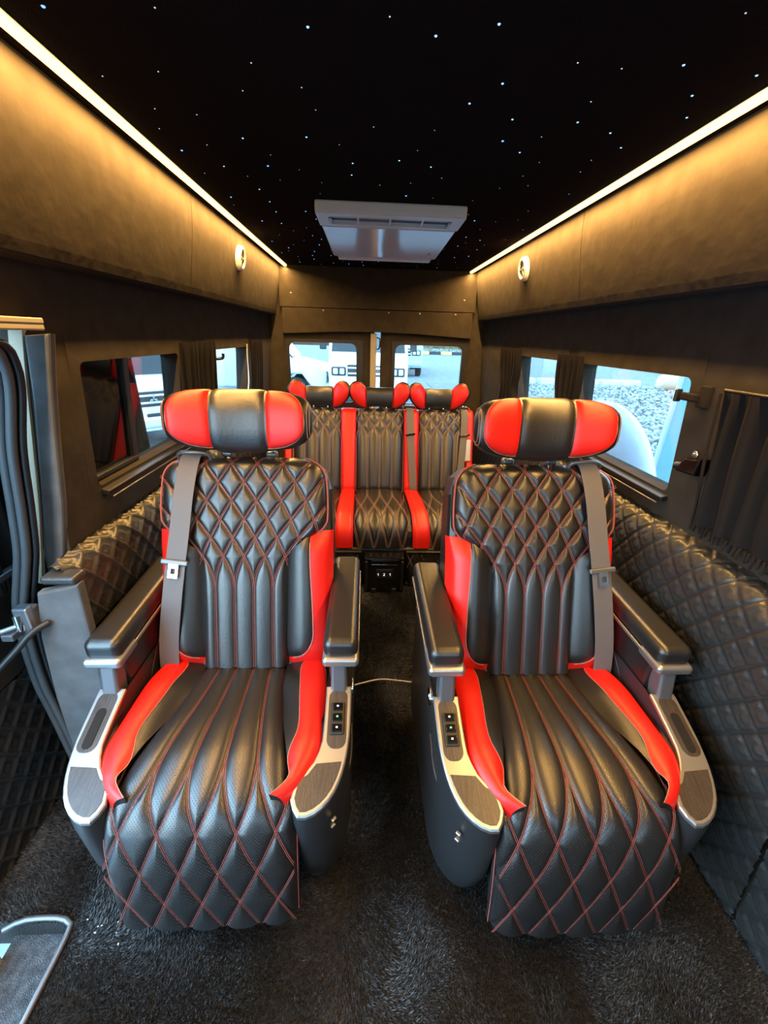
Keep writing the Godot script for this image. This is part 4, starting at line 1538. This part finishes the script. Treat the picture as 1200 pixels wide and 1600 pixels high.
# ---------------------------------------------------------------- loose fittings
func fittings() -> void:
	var b: MB
	var wx := func(s: float, off: float) -> Callable: return func(y): return s * (wall_x(y) - off)
	solo("curtain", pleats(-2.14, -1.76, 0.99, 1.375, wx.call(-1.0, 0.028), 7, 0.010), M.curtain_cloth, "dark curtain gathered between the two left windows", "curtain", "window curtains")
	var far_left := solo("curtain", pleats(-3.1, -2.80, 0.97, 1.375, wx.call(-1.0, 0.028), 6, 0.010), M.curtain_cloth, "dark curtain at the rear edge of the far left window", "curtain", "window curtains")
	solo("curtain", pleats(-2.05, -1.80, 0.99, 1.365, wx.call(1.0, 0.028), 5, 0.010, 0.0, 0.25), M.curtain_cloth, "dark curtain gathered between the two right windows", "curtain", "window curtains")
	solo("curtain", pleats(-2.95, -2.56, 0.97, 1.375, wx.call(1.0, 0.028), 6, 0.010, 0.0, 0.3), M.curtain_cloth, "dark curtain at the rear edge of the far right window", "curtain", "window curtains")
	var front := thing("curtain", "black pleated curtain drawn over the nearest right window", "curtain", Vector3.ZERO, "window curtains")
	part("cloth", pleats(-1.045, -0.40, 0.955, 1.315, wx.call(1.0, 0.030), 11, 0.009), M.curtain_cloth, front)
	b = MB.new()
	b.tube([Vector3(wall_x(1.318) - 0.03, 1.318, -1.04), Vector3(wall_x(1.318) - 0.03, 1.318, -0.38)], 0.005, 6)
	part("rod", b.done(), M.black_plastic, front)
	b = MB.new()
	b.tube(curve([Vector3(0.815, 1.31, -1.045), Vector3(0.822, 1.15, -1.035), Vector3(0.838, 1.02, -1.03), Vector3(0.845, 0.935, -1.03)], 20), 0.004, 6)
	part("tie_cord", b.done(), M.curtain_cloth, front)
	b = MB.new()
	var rng := RandomNumberGenerator.new()
	rng.seed = 5
	for k in 46:
		var z := -1.02 + 0.62 * k / 45.0
		var x := wall_x(0.95) - 0.034
		b.tube([Vector3(x, 0.957, z), Vector3(x + rng.randf_range(-0.004, 0.004), 0.928 + rng.randf_range(-0.006, 0.006), z + rng.randf_range(-0.006, 0.006))], 0.0042, 5)
	var fr := part("fringe", b.done(), M.curtain_cloth, front)
	fr.set_meta("kind", "stuff")
	b = MB.new()
	b.tube(curve([Vector3(-0.815, 1.355, -2.72), Vector3(-0.818, 1.28, -2.715), Vector3(-0.822, 1.19, -2.72), Vector3(-0.815, 1.12, -2.67), Vector3(-0.82, 1.05, -2.62)], 24), 0.0035, 6)
	part("tie_cord", b.done(), M.cable_white, far_left, Transform3D(), "pale cord")
	# coat hook on the left, bracket and belt anchor on the right
	var hk := thing("coat_hook", "black coat hook above the far left window", "hook", Vector3(-0.846, 1.31, -2.13))
	part("plate", cbox(Vector3(0.0, 0, 0), Vector3(0.012, 0.05, 0.05), 0.004), M.grey_metal, hk)
	b = MB.new()
	b.tube(curve([Vector3(0.0, -0.008, 0), Vector3(0.035, -0.012, -0.01), Vector3(0.06, -0.008, -0.02), Vector3(0.064, 0.012, -0.021)], 14), 0.007, 8)
	part("prong", b.done(), M.gloss_black, hk)
	var br := thing("wall_bracket", "dark wall bracket between the right window and the black curtain", "bracket", Vector3(0.85, 1.285, -1.16))
	part("plate", cbox(Vector3(-0.004, 0.005, 0.03), Vector3(0.014, 0.06, 0.04), 0.004), M.curtain_cloth, br)
	part("arm", cbox(Vector3(-0.018, 0.0, -0.01), Vector3(0.016, 0.022, 0.06), 0.005), M.curtain_cloth, br)
	part("stop", cbox(Vector3(-0.022, 0.0, -0.05), Vector3(0.02, 0.036, 0.010), 0.004), M.black_plastic, br)
	var an := thing("belt_anchor", "black seat belt anchor on the right wall beside the curtain edge", "anchor", Vector3(0.862, 1.115, -1.085))
	b = MB.new()
	b.prism([Vector2(-0.045, -0.035), Vector2(0.03, -0.03), Vector2(0.04, 0.02), Vector2(-0.02, 0.01)], -0.04, 0.0, 0.006, func(x, y, d): return Vector3(d, y, x))
	part("cover", b.done(), M.gloss_black, an)
	b = MB.new()
	b.tube([Vector3(-0.02, -0.02, -0.04), Vector3(-0.02, -0.026, -0.065)], 0.011, 8)
	part("stub", b.done(), M.black_plastic, an)
	b = MB.new()
	b.lathe([Vector2(0.0, 0.006), Vector2(0.009, 0.004), Vector2(0.012, 0.0), Vector2(0.0, 0.0)], 12, Transform3D(Basis(Vector3.BACK, PI / 2), Vector3(-0.038, 0.028, 0.015)))
	part("bolt", b.done(), M.chrome, an)
	# cable across the aisle
	b = MB.new()
	b.tube(curve([Vector3(-0.22, 0.02, -1.33), Vector3(-0.13, 0.021, -1.345), Vector3(-0.02, 0.021, -1.375), Vector3(0.08, 0.021, -1.365), Vector3(0.2, 0.02, -1.345)], 30), 0.0035, 6)
	solo("floor_cable", b.done(), M.cable_white, "thin pale cable lying across the aisle carpet", "cable")
	b = MB.new()
	rng.seed = 31
	for k in 7:
		b.rbox(Vector3(-0.735 + rng.randfn() * 0.028, 0.016, -0.575 + rng.randfn() * 0.022), Vector3(0.005, 0.003, 0.003) * rng.randf_range(0.5, 1.1), 0.0012, Basis(Vector3.UP, rng.randf() * 6.0), 1)
	solo("crumbs", b.done(), M.white_plastic, "few white crumbs on the carpet beside the left legrest", "crumbs", "", "stuff")
	# sliding door, standing half open outside the opening
	var sd := thing("sliding_door", "open sliding door with quilted grey vinyl low on its inner side", "door", Vector3(-1.16, 0, -1.35))
	part("skin", lohi(Vector3(-0.06, -0.10, -0.73), Vector3(-0.02, 0.72, 0.80), 0.01), M.white_paint, sd)
	part("upper_frame", lohi(Vector3(-0.06, 0.72, -0.73), Vector3(-0.02, 1.46, 0.80), 0.01), M.black_plastic, sd)
	part("lining", lohi(Vector3(-0.02, 0.45, -0.73), Vector3(0.035, 0.745, 0.78), 0.012), M.suede, sd)
	var dq := quilted_wall(-0.72, 0.78, [Vector2(0.088, -0.06), Vector2(0.083, 0.05), Vector2(0.072, 0.2), Vector2(0.06, 0.35), Vector2(0.05, 0.46)].map(func(q): return Vector2(-1.0 + q.x, q.y)), Vector2(0.080, 0.080), 0.0045, 0.011, 0.25)
	part("quilted_panel", dq, M.quilted_vinyl, sd, Transform3D(Basis(), Vector3(1.0, 0, 0)), "grey quilted vinyl panel")
	part("panel_backing", lohi(Vector3(-0.02, -0.08, -0.72), Vector3(0.03, 0.45, 0.78)), M.black_plastic, sd)
	part("rail", lohi(Vector3(0.035, 0.752, -0.7), Vector3(0.052, 0.772, 0.70), 0.004), M.grey_metal, sd)
	b = MB.new()
	rng.seed = 9
	for k in 60:
		var z := -0.3 + 0.9 * k / 59.0
		b.tube([Vector3(0.05, 0.752, z), Vector3(0.05 + rng.randf_range(-0.003, 0.003), 0.715 + rng.randf_range(-0.008, 0.008), z)], 0.005, 5)
	fr = part("fringe", b.done(), M.curtain_cloth, sd)
	fr.set_meta("kind", "stuff")
	var dc := solo("curtain", pleats(-1.95, -0.62, 0.775, 1.43, func(y): return -1.125, 19, 0.012), M.curtain_cloth, "black curtain on the open sliding door", "curtain", "window curtains")
	# rubber seal round the opening
	var seal := thing("door_seal", "grey ribbed rubber seal round the sliding door opening", "seal", Vector3.ZERO)
	var path := [Vector3(-0.845, 1.392, -0.15), Vector3(-0.845, 1.392, -0.5), Vector3(-0.842, 1.392, -0.80), Vector3(-0.838, 1.388, -0.91), Vector3(-0.843, 1.35, -0.94), Vector3(-0.856, 1.29, -0.95), Vector3(-0.893, 1.16, -0.95), Vector3(-0.920, 1.01, -0.95), Vector3(-0.942, 0.90, -0.95), Vector3(-0.968, 0.82, -0.95), Vector3(-1.000, 0.72, -0.95), Vector3(-1.018, 0.59, -0.95), Vector3(-1.024, 0.45, -0.95), Vector3(-1.016, 0.34, -0.95), Vector3(-0.995, 0.14, -0.94), Vector3(-0.985, 0.03, -0.93)]
	for e in [["rib", Vector3(0.004, 0, 0.010), 0.010], ["rib", Vector3(-0.018, 0, 0.008), 0.010], ["base_strip", Vector3(-0.006, 0, -0.010), 0.014], ["lip", Vector3(0.016, 0, -0.006), 0.008]]:
		b = MB.new()
		b.tube(curve(path.map(func(q): return q + e[1]), 90), e[2], 8)
		part(e[0], b.done(), M.rubber if e[0] != "lip" else M.black_plastic, seal)
	# roller arm of the door and its lead
	var arm := part("roller_arm", cbox(Vector3(-0.03, -0.02, 0.02), Vector3(0.03, 0.02, 0.05), 0.004), M.grey_metal, sd, Transform3D(Basis(), Vector3(-0.955, 0.715, -0.90) - sd.position), "steel roller bracket and rod")
	part("bracket", cbox(Vector3(0.0, 0.01, 0.0), Vector3(0.05, 0.075, 0.03), 0.006), M.grey_metal, arm)
	b = MB.new()
	b.tube([Vector3(-0.015, 0.03, 0.01), Vector3(-0.015, -0.015, 0.012)], 0.014, 10)
	part("roller", b.done(), M.chrome, arm)
	part("hinge_plate", cbox(Vector3(0.02, 0.025, 0.016), Vector3(0.008, 0.06, 0.02), 0.003), M.satin_silver, arm)
	b = MB.new()
	b.tube([Vector3(-0.01, 0.0, 0.014), Vector3(-0.13, -0.012, 0.10)], 0.007, 8)
	part("rod", b.done(), M.satin_silver, arm)
	b = MB.new()
	b.tube(curve([Vector3(-0.905, 0.715, -0.895), Vector3(-0.93, 0.705, -0.865), Vector3(-0.965, 0.665, -0.84), Vector3(-1.03, 0.60, -0.80), Vector3(-1.10, 0.56, -0.77)], 24), 0.009, 8)
	solo("door_lead", b.done(), M.black_plastic, "black corrugated lead running from the grey pillar to the sliding door", "cable")

# ---------------------------------------------------------------- outdoors
func vehicle(called: String, label: String, category: String, at: Vector3, turn: float, kind: int, paint: String, size: float) -> void:
	# built along +z (nose at z = 0, tail at -length); kind 0 forward-control truck, 1 pickup, 2 panel van
	var root := thing(called, label, category, at, "", turn)
	root.scale = Vector3.ONE * size
	var w := 0.92
	var side: Array = [
		[Vector2(0.0, 0.35), Vector2(0.02, 1.05), Vector2(-0.06, 1.25), Vector2(-0.28, 2.0), Vector2(-0.42, 2.08), Vector2(-1.75, 2.10), Vector2(-1.8, 0.45), Vector2(-1.2, 0.40), Vector2(-0.9, 0.75), Vector2(-0.5, 0.75), Vector2(-0.25, 0.38)],
		[Vector2(0.0, 0.45), Vector2(0.02, 0.85), Vector2(-0.12, 1.02), Vector2(-1.25, 1.14), Vector2(-1.85, 1.70), Vector2(-3.2, 1.72), Vector2(-3.45, 1.18), Vector2(-5.0, 1.14), Vector2(-5.0, 0.50), Vector2(-4.45, 0.48), Vector2(-4.1, 0.88), Vector2(-3.7, 0.88), Vector2(-3.4, 0.46), Vector2(-1.35, 0.44), Vector2(-1.05, 0.88), Vector2(-0.65, 0.88), Vector2(-0.35, 0.46)],
		[Vector2(0.0, 0.40), Vector2(0.0, 0.85), Vector2(-0.15, 1.05), Vector2(-0.95, 1.22), Vector2(-1.60, 2.02), Vector2(-1.9, 2.14), Vector2(-5.2, 2.16), Vector2(-5.3, 0.45), Vector2(-4.7, 0.42), Vector2(-4.35, 0.82), Vector2(-3.95, 0.82), Vector2(-3.6, 0.42), Vector2(-1.45, 0.42), Vector2(-1.1, 0.82), Vector2(-0.7, 0.82), Vector2(-0.4, 0.42)]][kind]
	var b := MB.new()
	b.prism(side, -w, w, 0.07, func(x, y, d): return Vector3(d * (1.0 - 0.05 * sstep(1.0, 2.1, y)), y, x))
	part("body", b.done(), M[paint], root)
	var glass_quads: Array = [[[0.0, 1.30, -0.068, 0.84], [0.0, 1.93, -0.255, 0.78]], [[0.0, 1.16, -1.25, 0.80], [0.0, 1.64, -1.78, 0.70]], [[0.0, 1.26, -0.96, 0.84], [0.0, 1.96, -1.54, 0.76]]][kind]
	b = MB.new()
	var lo2: Array = glass_quads[0]
	var hi2: Array = glass_quads[1]
	var nrm := Vector3(0, lo2[2] - hi2[2], hi2[1] - lo2[1]).normalized() * 0.022
	var c4 := [Vector3(-lo2[3], lo2[1], lo2[2]), Vector3(lo2[3], lo2[1], lo2[2]), Vector3(hi2[3], hi2[1], hi2[2]), Vector3(-hi2[3], hi2[1], hi2[2])]
	b.loft([c4.map(func(q): return q - nrm * 0.5), c4.map(func(q): return q + nrm)])
	part("windscreen", b.done(), M.car_glass, root)
	for s in [-1.0, 1.0]:
		var sw: Array = [[Vector2(-0.40, 1.28), Vector2(-0.58, 1.92), Vector2(-1.55, 1.94), Vector2(-1.55, 1.28)], [Vector2(-1.55, 1.18), Vector2(-1.98, 1.60), Vector2(-3.05, 1.62), Vector2(-3.15, 1.20)], [Vector2(-1.20, 1.26), Vector2(-1.72, 1.92), Vector2(-2.45, 1.95), Vector2(-2.45, 1.26)]][kind]
		b = MB.new()
		b.prism(sw, 0.0, 0.02, 0.003, func(x, y, d): return Vector3(s * (w * (1.0 - 0.05 * sstep(1.0, 2.1, y)) + d - 0.008), y, x))
		part("side_window", b.done(), M.car_glass, root)
		var hl := Vector3(s * 0.68, [0.88, 0.80, 0.80][kind], [0.0, -0.01, -0.03][kind])
		b = MB.new()
		b.rbox(hl, Vector3(0.34, 0.20, 0.09), 0.04)
		var lamp := part("headlight", b.done(), M.dark_grille, root)
		b = MB.new()
		for k in 2:
			b.rbox(hl + Vector3((k - 0.5) * 0.15, 0, 0.025), Vector3(0.12, 0.14, 0.06), 0.028)
		part("lens", b.done(), M.lamp_glass, lamp)
		b = MB.new()
		b.rbox(Vector3(s * (w + 0.14), [1.45, 1.24, 1.35][kind], [-0.35, -1.62, -1.25][kind]), Vector3(0.16, 0.24, 0.08), 0.03)
		part("mirror", b.done(), M.dark_grille if kind == 0 else M[paint], root)
		for z in ([-0.7] if kind == 0 else [-0.86, -3.9] if kind == 1 else [-0.9, -4.15]):
			var wf := Transform3D(Basis(Vector3.BACK, -s * PI / 2), Vector3(s * (w - 0.20), 0.37, z))
			b = MB.new()
			b.lathe([Vector2(0.20, -0.02), Vector2(0.22, 0.18), Vector2(0.33, 0.20), Vector2(0.37, 0.16), Vector2(0.37, -0.02), Vector2(0.20, -0.02)], 28, wf)
			var ty := part("tyre", b.done(), M.tyre, root)
			b = MB.new()
			b.lathe([Vector2(0.0, 0.17), Vector2(0.08, 0.17), Vector2(0.12, 0.13), Vector2(0.21, 0.15), Vector2(0.215, 0.0)], 24, wf)
			part("hub", b.done(), M.hub, ty)
	var gy: float = [0.90, 0.80, 0.72][kind]
	b = MB.new()
	b.rbox(Vector3(0, gy, 0.005), Vector3(0.96, 0.26, 0.05), 0.02)
	var gr := part("grille", b.done(), M.dark_grille, root)
	for k in 2:
		b = MB.new()
		b.rbox(Vector3(0, gy - 0.06 + 0.12 * k, 0.025), Vector3(0.94, 0.035, 0.04), 0.012)
		part("grille_bar", b.done(), M.white_paint, gr)
	b = MB.new()
	b.rbox(Vector3(0, 0.50, -0.02), Vector3(1.80, 0.20, 0.20), 0.06)
	var bu := part("bumper", b.done(), M[paint], root)
	b = MB.new()
	b.rbox(Vector3(0, 0.50, 0.078), Vector3(0.50, 0.11, 0.015), 0.005)
	part("number_plate", b.done(), M.lamp_glass, bu)
	if kind == 0:
		# three-lozenge emblem, cargo box and chassis
		var em := part("emblem", rhombs(), M.chrome, root, Transform3D(Basis().scaled(Vector3.ONE * 1.0), Vector3(0, gy, 0.045)))
		b = MB.new()
		b.rbox(Vector3(0, 0.62, 0.03), Vector3(0.30, 0.07, 0.03), 0.02)
		part("air_intake", b.done(), M.dark_grille, bu)
		b = MB.new()
		b.rbox(Vector3(0, 1.55, -3.9), Vector3(1.95, 1.70, 4.0), 0.03)
		part("cargo_box", b.done(), M.white_paint, root)
		b = MB.new()
		b.rbox(Vector3(0, 0.58, -3.6), Vector3(0.8, 0.22, 4.4), 0.02)
		part("chassis", b.done(), M.tyre, root)
		for s in [-1.0, 1.0]:
			b = MB.new()
			b.lathe([Vector2(0.0, 0.12), Vector2(0.2, 0.10), Vector2(0.36, 0.14), Vector2(0.38, 0.10), Vector2(0.38, -0.14), Vector2(0.0, -0.14)], 28, Transform3D(Basis(Vector3.BACK, -s * PI / 2), Vector3(s * 0.75, 0.38, -4.6)))
			part("tyre", b.done(), M.tyre, root)

func rhombs() -> ArrayMesh:
	var b := MB.new()
	for k in 3:
		var an := PI / 2 + TAU * k / 3.0
		var d := Vector2(cos(an), sin(an))
		var n := Vector2(-d.y, d.x)
		b.prism([Vector2.ZERO, d * 0.045 + n * 0.026, d * 0.09, d * 0.045 - n * 0.026], 0.0, 0.012, 0.002, func(x, y, dd): return Vector3(x, y, dd))
	return b.done()

func outdoors() -> void:
	var gy := -0.72
	var rng := RandomNumberGenerator.new()
	rng.seed = 12
	struct("ground", lohi(Vector3(-60, gy - 0.2, -95), Vector3(60, gy, 40)), M.asphalt, "grey asphalt yard outside the van", "ground")
	struct("gravel_bed", lohi(Vector3(3.0, gy - 0.1, -22), Vector3(30, gy + 0.015, 8)), M.gravel_ground, "flat gravel ground to the right of the van", "ground")
	var st := MB.new()
	var ring := []
	for k in 3:
		var r := []
		for j in 6:
			var an := TAU * j / 6.0 + k * 0.4
			var rr: float = [0.75, 1.0, 0.55][k] * rng.randf_range(0.8, 1.15)
			r.append(Vector3(cos(an) * rr, [-0.45, 0.05, 0.5][k] * rng.randf_range(0.8, 1.1), sin(an) * rr))
		ring.append(r)
	st.loft(ring)
	var mm := MultiMesh.new()
	mm.transform_format = MultiMesh.TRANSFORM_3D
	mm.use_colors = true
	mm.mesh = st.done()
	mm.instance_count = 42000
	for k in mm.instance_count:
		var x := 3.1 + 21.0 * pow(rng.randf(), 1.5)
		var z := maxf(-x * rng.randf_range(0.5, 2.6), -21.9 + rng.randf() * 0.8)
		var sz := rng.randf_range(0.025, 0.075) * (0.8 + 0.05 * x)
		mm.set_instance_transform(k, Transform3D(Basis.from_euler(Vector3(rng.randf() * 6, rng.randf() * 6, rng.randf() * 6)).scaled(Vector3(sz, sz, sz)), Vector3(x, gy + 0.015 + sz * 0.25, z)))
		var l := rng.randf_range(0.06, 0.5)
		mm.set_instance_color(k, Color(l * 0.95, l, l * 0.98))
	var o := MultiMeshInstance3D.new()
	o.name = "loose_gravel"
	o.multimesh = mm
	o.material_override = M.gravel_stone
	tag(o, "loose grey gravel stones covering the ground on the right", "gravel", "", "stuff")
	add_child(o)
	var b := MB.new()
	b.grid(14, 9, func(u, v):
		var d := Vector3(cos(u * TAU) * sin(v * PI), cos(v * PI), sin(u * TAU) * sin(v * PI))
		return d * Vector3(0.8, 0.55, 0.9) * (1.0 + 0.18 * sin(u * TAU * 3.0 + 1.0) * sin(v * PI * 2.0)), true)
	var rk := solo("boulder", b.done(), M.rock, "pale sandy boulder on the gravel", "rock")
	rk.position = Vector3(15.5, gy + 0.3, -21.0)
	b = MB.new()
	b.grid(32, 20, func(u, v):
		var d := Vector3(cos(u * TAU) * sin(v * PI), cos(v * PI), sin(u * TAU) * sin(v * PI))
		return Vector3(d.x * 0.16, d.y * (0.68 if d.y > 0.0 else 1.07), d.z * 0.72), true)
	var cv := solo("canvas_cover", b.done(), M.white_sheet, "rounded white cover standing close outside the right window", "cover")
	cv.position = Vector3(1.7, gy + 1.07, -3.0)
	var sh := thing("tarpaulin", "upright folded teal sheet standing outside the right window", "tarpaulin", Vector3(2.25, gy, -3.15))
	b = MB.new()
	b.prism([Vector2(0, 0), Vector2(0.10, 0.06), Vector2(0.95, 0.02), Vector2(0.95, 0.06), Vector2(0.10, 0.10), Vector2(-0.02, 0.03)], 0.0, 2.05, 0.004, func(x, y, d): return Vector3(y + d * 0.02, d, x))
	part("sheet", b.done(), M.teal_sheet, sh)
	b = MB.new()
	b.tube([Vector3(0.01, 0.0, 0.0), Vector3(0.05, 2.05, 0.0)], 0.022, 8)
	part("edge_seam", b.done(), M.white_sheet, sh)
	for k in 8:
		b = MB.new()
		b.rbox(Vector3.ZERO, Vector3(1.55, 0.42, 0.4), 0.05)
		var ks := solo("kerb_stone", b.done(), M.kerb_yellow if k % 2 == 0 else M.kerb_black, "%s painted kerb stone before the hedge, %s from the left" % ["yellow" if k % 2 == 0 else "black", ORD[k]], "kerb stone", "kerb stones by the road")
		ks.position = Vector3(4.6 + k * 1.6, gy + 0.2, -60.0 - 0.15 * k)
	for k in 6:
		shrub(Vector3(4.6 + 2.3 * k, gy, -63.0 - rng.randf() * 0.8), 2.6 + rng.randf() * 0.6, 2.3, k, "dusty green shrub behind the kerb stones, %s from the left" % ORD[k])
	for k in 6:
		b = MB.new()
		b.rbox(Vector3.ZERO, Vector3(1.0, 0.34, 0.5), 0.08)
		var ws := solo("edge_stone", b.done(), M.white_sheet, "whitewashed stone edging the gravel, %s from the far end" % ORD[k], "edge stone", "whitewashed stones edging the gravel")
		ws.position = Vector3(14.2 - 1.15 * k, gy + 0.16, -22.6)
		ws.rotation.y = 0.05 * k
	for k in 7:
		shrub(Vector3(24.5 + rng.randf(), gy, -37.0 + 3.4 * k), 1.4, 2.3, 30 + k, "low shrub beyond the gravel, %s from the far end" % ORD[k])
	# vehicles
	for q in VEHICLES:
		vehicle(q[0], q[1], q[2], Vector3(q[3].x, gy, q[3].z), deg_to_rad(q[4]), q[5], q[6], q[7])

func shrub(at: Vector3, h: float, w: float, seed_: int, label: String) -> void:
	var rng := RandomNumberGenerator.new()
	rng.seed = seed_ + 100
	var root := thing("shrub", label, "shrub", at, "shrubs")
	var b := MB.new()
	for k in 5:
		var an := rng.randf() * TAU
		b.tube([Vector3.ZERO, Vector3(cos(an) * w * 0.2, h * 0.5, sin(an) * w * 0.2), Vector3(cos(an) * w * 0.35, h * 0.85, sin(an) * w * 0.35)], 0.03, 5, false, true, 0.01)
	part("stems", b.done(), M.rock, root)
	var lf := MB.new()
	var a := lf.p(Vector3(0, 0, 0))
	var c := lf.p(Vector3(0.05, 0.02, 0.1))
	var d := lf.p(Vector3(0, 0.0, 0.2))
	var e := lf.p(Vector3(-0.05, 0.02, 0.1))
	lf.quad(a, c, d, e)
	var mm := MultiMesh.new()
	mm.transform_format = MultiMesh.TRANSFORM_3D
	mm.use_colors = true
	mm.mesh = lf.done(Vector3.UP)
	mm.instance_count = 900
	for k in 900:
		var q := Vector3(rng.randfn() * 0.36, rng.randf(), rng.randfn() * 0.36)
		var r := sqrt(maxf(0.1, 1.0 - pow(q.y * 1.6 - 0.7, 2.0)))
		mm.set_instance_transform(k, Transform3D(Basis.from_euler(Vector3(rng.randf() * 6, rng.randf() * 6, rng.randf() * 6)), Vector3(q.x * w * r, q.y * h, q.z * w * r)))
		var l := rng.randf_range(0.12, 0.36)
		mm.set_instance_color(k, Color(l * 0.95, l, l * 0.5))
	var o := MultiMeshInstance3D.new()
	o.name = "foliage"
	o.multimesh = mm
	o.material_override = M.leaf
	o.set_meta("kind", "stuff")
	root.add_child(o)

const ORD := ["first", "second", "third", "fourth", "fifth", "sixth", "seventh", "eighth", "ninth"]
const LED_ENERGY := 9.0
const VEHICLES := [
	["truck", "white truck with a three-lozenge emblem seen through the left window", "truck", Vector3(-4.05, 0, -8.0), 48.0, 0, "white_paint", 1.06],
	["panel_van", "white panel van standing sideways in the left rear window", "van", Vector3(-1.35, 0, -15.0), 90.0, 2, "white_paint", 1.15],
	["truck", "white truck with clear headlights facing the left rear window", "truck", Vector3(-0.02, 0, -13.0), 0.0, 0, "white_paint", 1.3],
	["truck", "pale blue truck parked far off in the right rear window", "truck", Vector3(1.75, 0, -25.0), -4.0, 0, "pale_blue_paint", 1.5],
]

func _ready() -> void:
	# camera
	var cam := Camera3D.new()
	cam.name = "camera"
	cam.fov = rad_to_deg(2.0 * atan(800.0 / 640.0))
	cam.near = 0.02
	cam.far = 200.0
	cam.transform = Transform3D(Basis(Vector3.UP, -deg_to_rad(2.96)) * Basis(Vector3.RIGHT, -deg_to_rad(23.2)) * Basis(Vector3.BACK, deg_to_rad(1.74)), Vector3(-0.091, 1.42, 0.0))
	add_child(cam)
	cam.current = true
	# sky
	var we := WorldEnvironment.new()
	we.name = "world"
	var env := Environment.new()
	env.background_mode = Environment.BG_SKY
	var sky := Sky.new()
	var sm := ProceduralSkyMaterial.new()
	sm.sky_top_color = Color(0.58, 0.78, 0.92)
	sm.sky_horizon_color = Color(0.84, 0.94, 0.97)
	sm.ground_horizon_color = Color(0.66, 0.72, 0.74)
	sm.ground_bottom_color = Color(0.45, 0.48, 0.50)
	sm.sky_energy_multiplier = 3.4
	sky.sky_material = sm
	env.sky = sky
	env.tonemap_mode = Environment.TONE_MAPPER_LINEAR
	env.tonemap_exposure = 1.0
	env.sdfgi_enabled = true
	env.ssao_enabled = true
	env.ssil_enabled = true
	we.environment = env
	add_child(we)
	materials()
	shell()
	light_strips()
	captain_seat("left captain seat, black quilted leather with red trim, nearest the sliding door", Vector3(-0.458, 0, -1.0), -1.0)
	captain_seat("right captain seat, black quilted leather with red trim, beside the quilted wall", Vector3(0.435, 0, -0.962), 1.0)
	rear_bench()
	cooler_box()
	air_conditioner()
	speakers()
	fittings()
	outdoors()
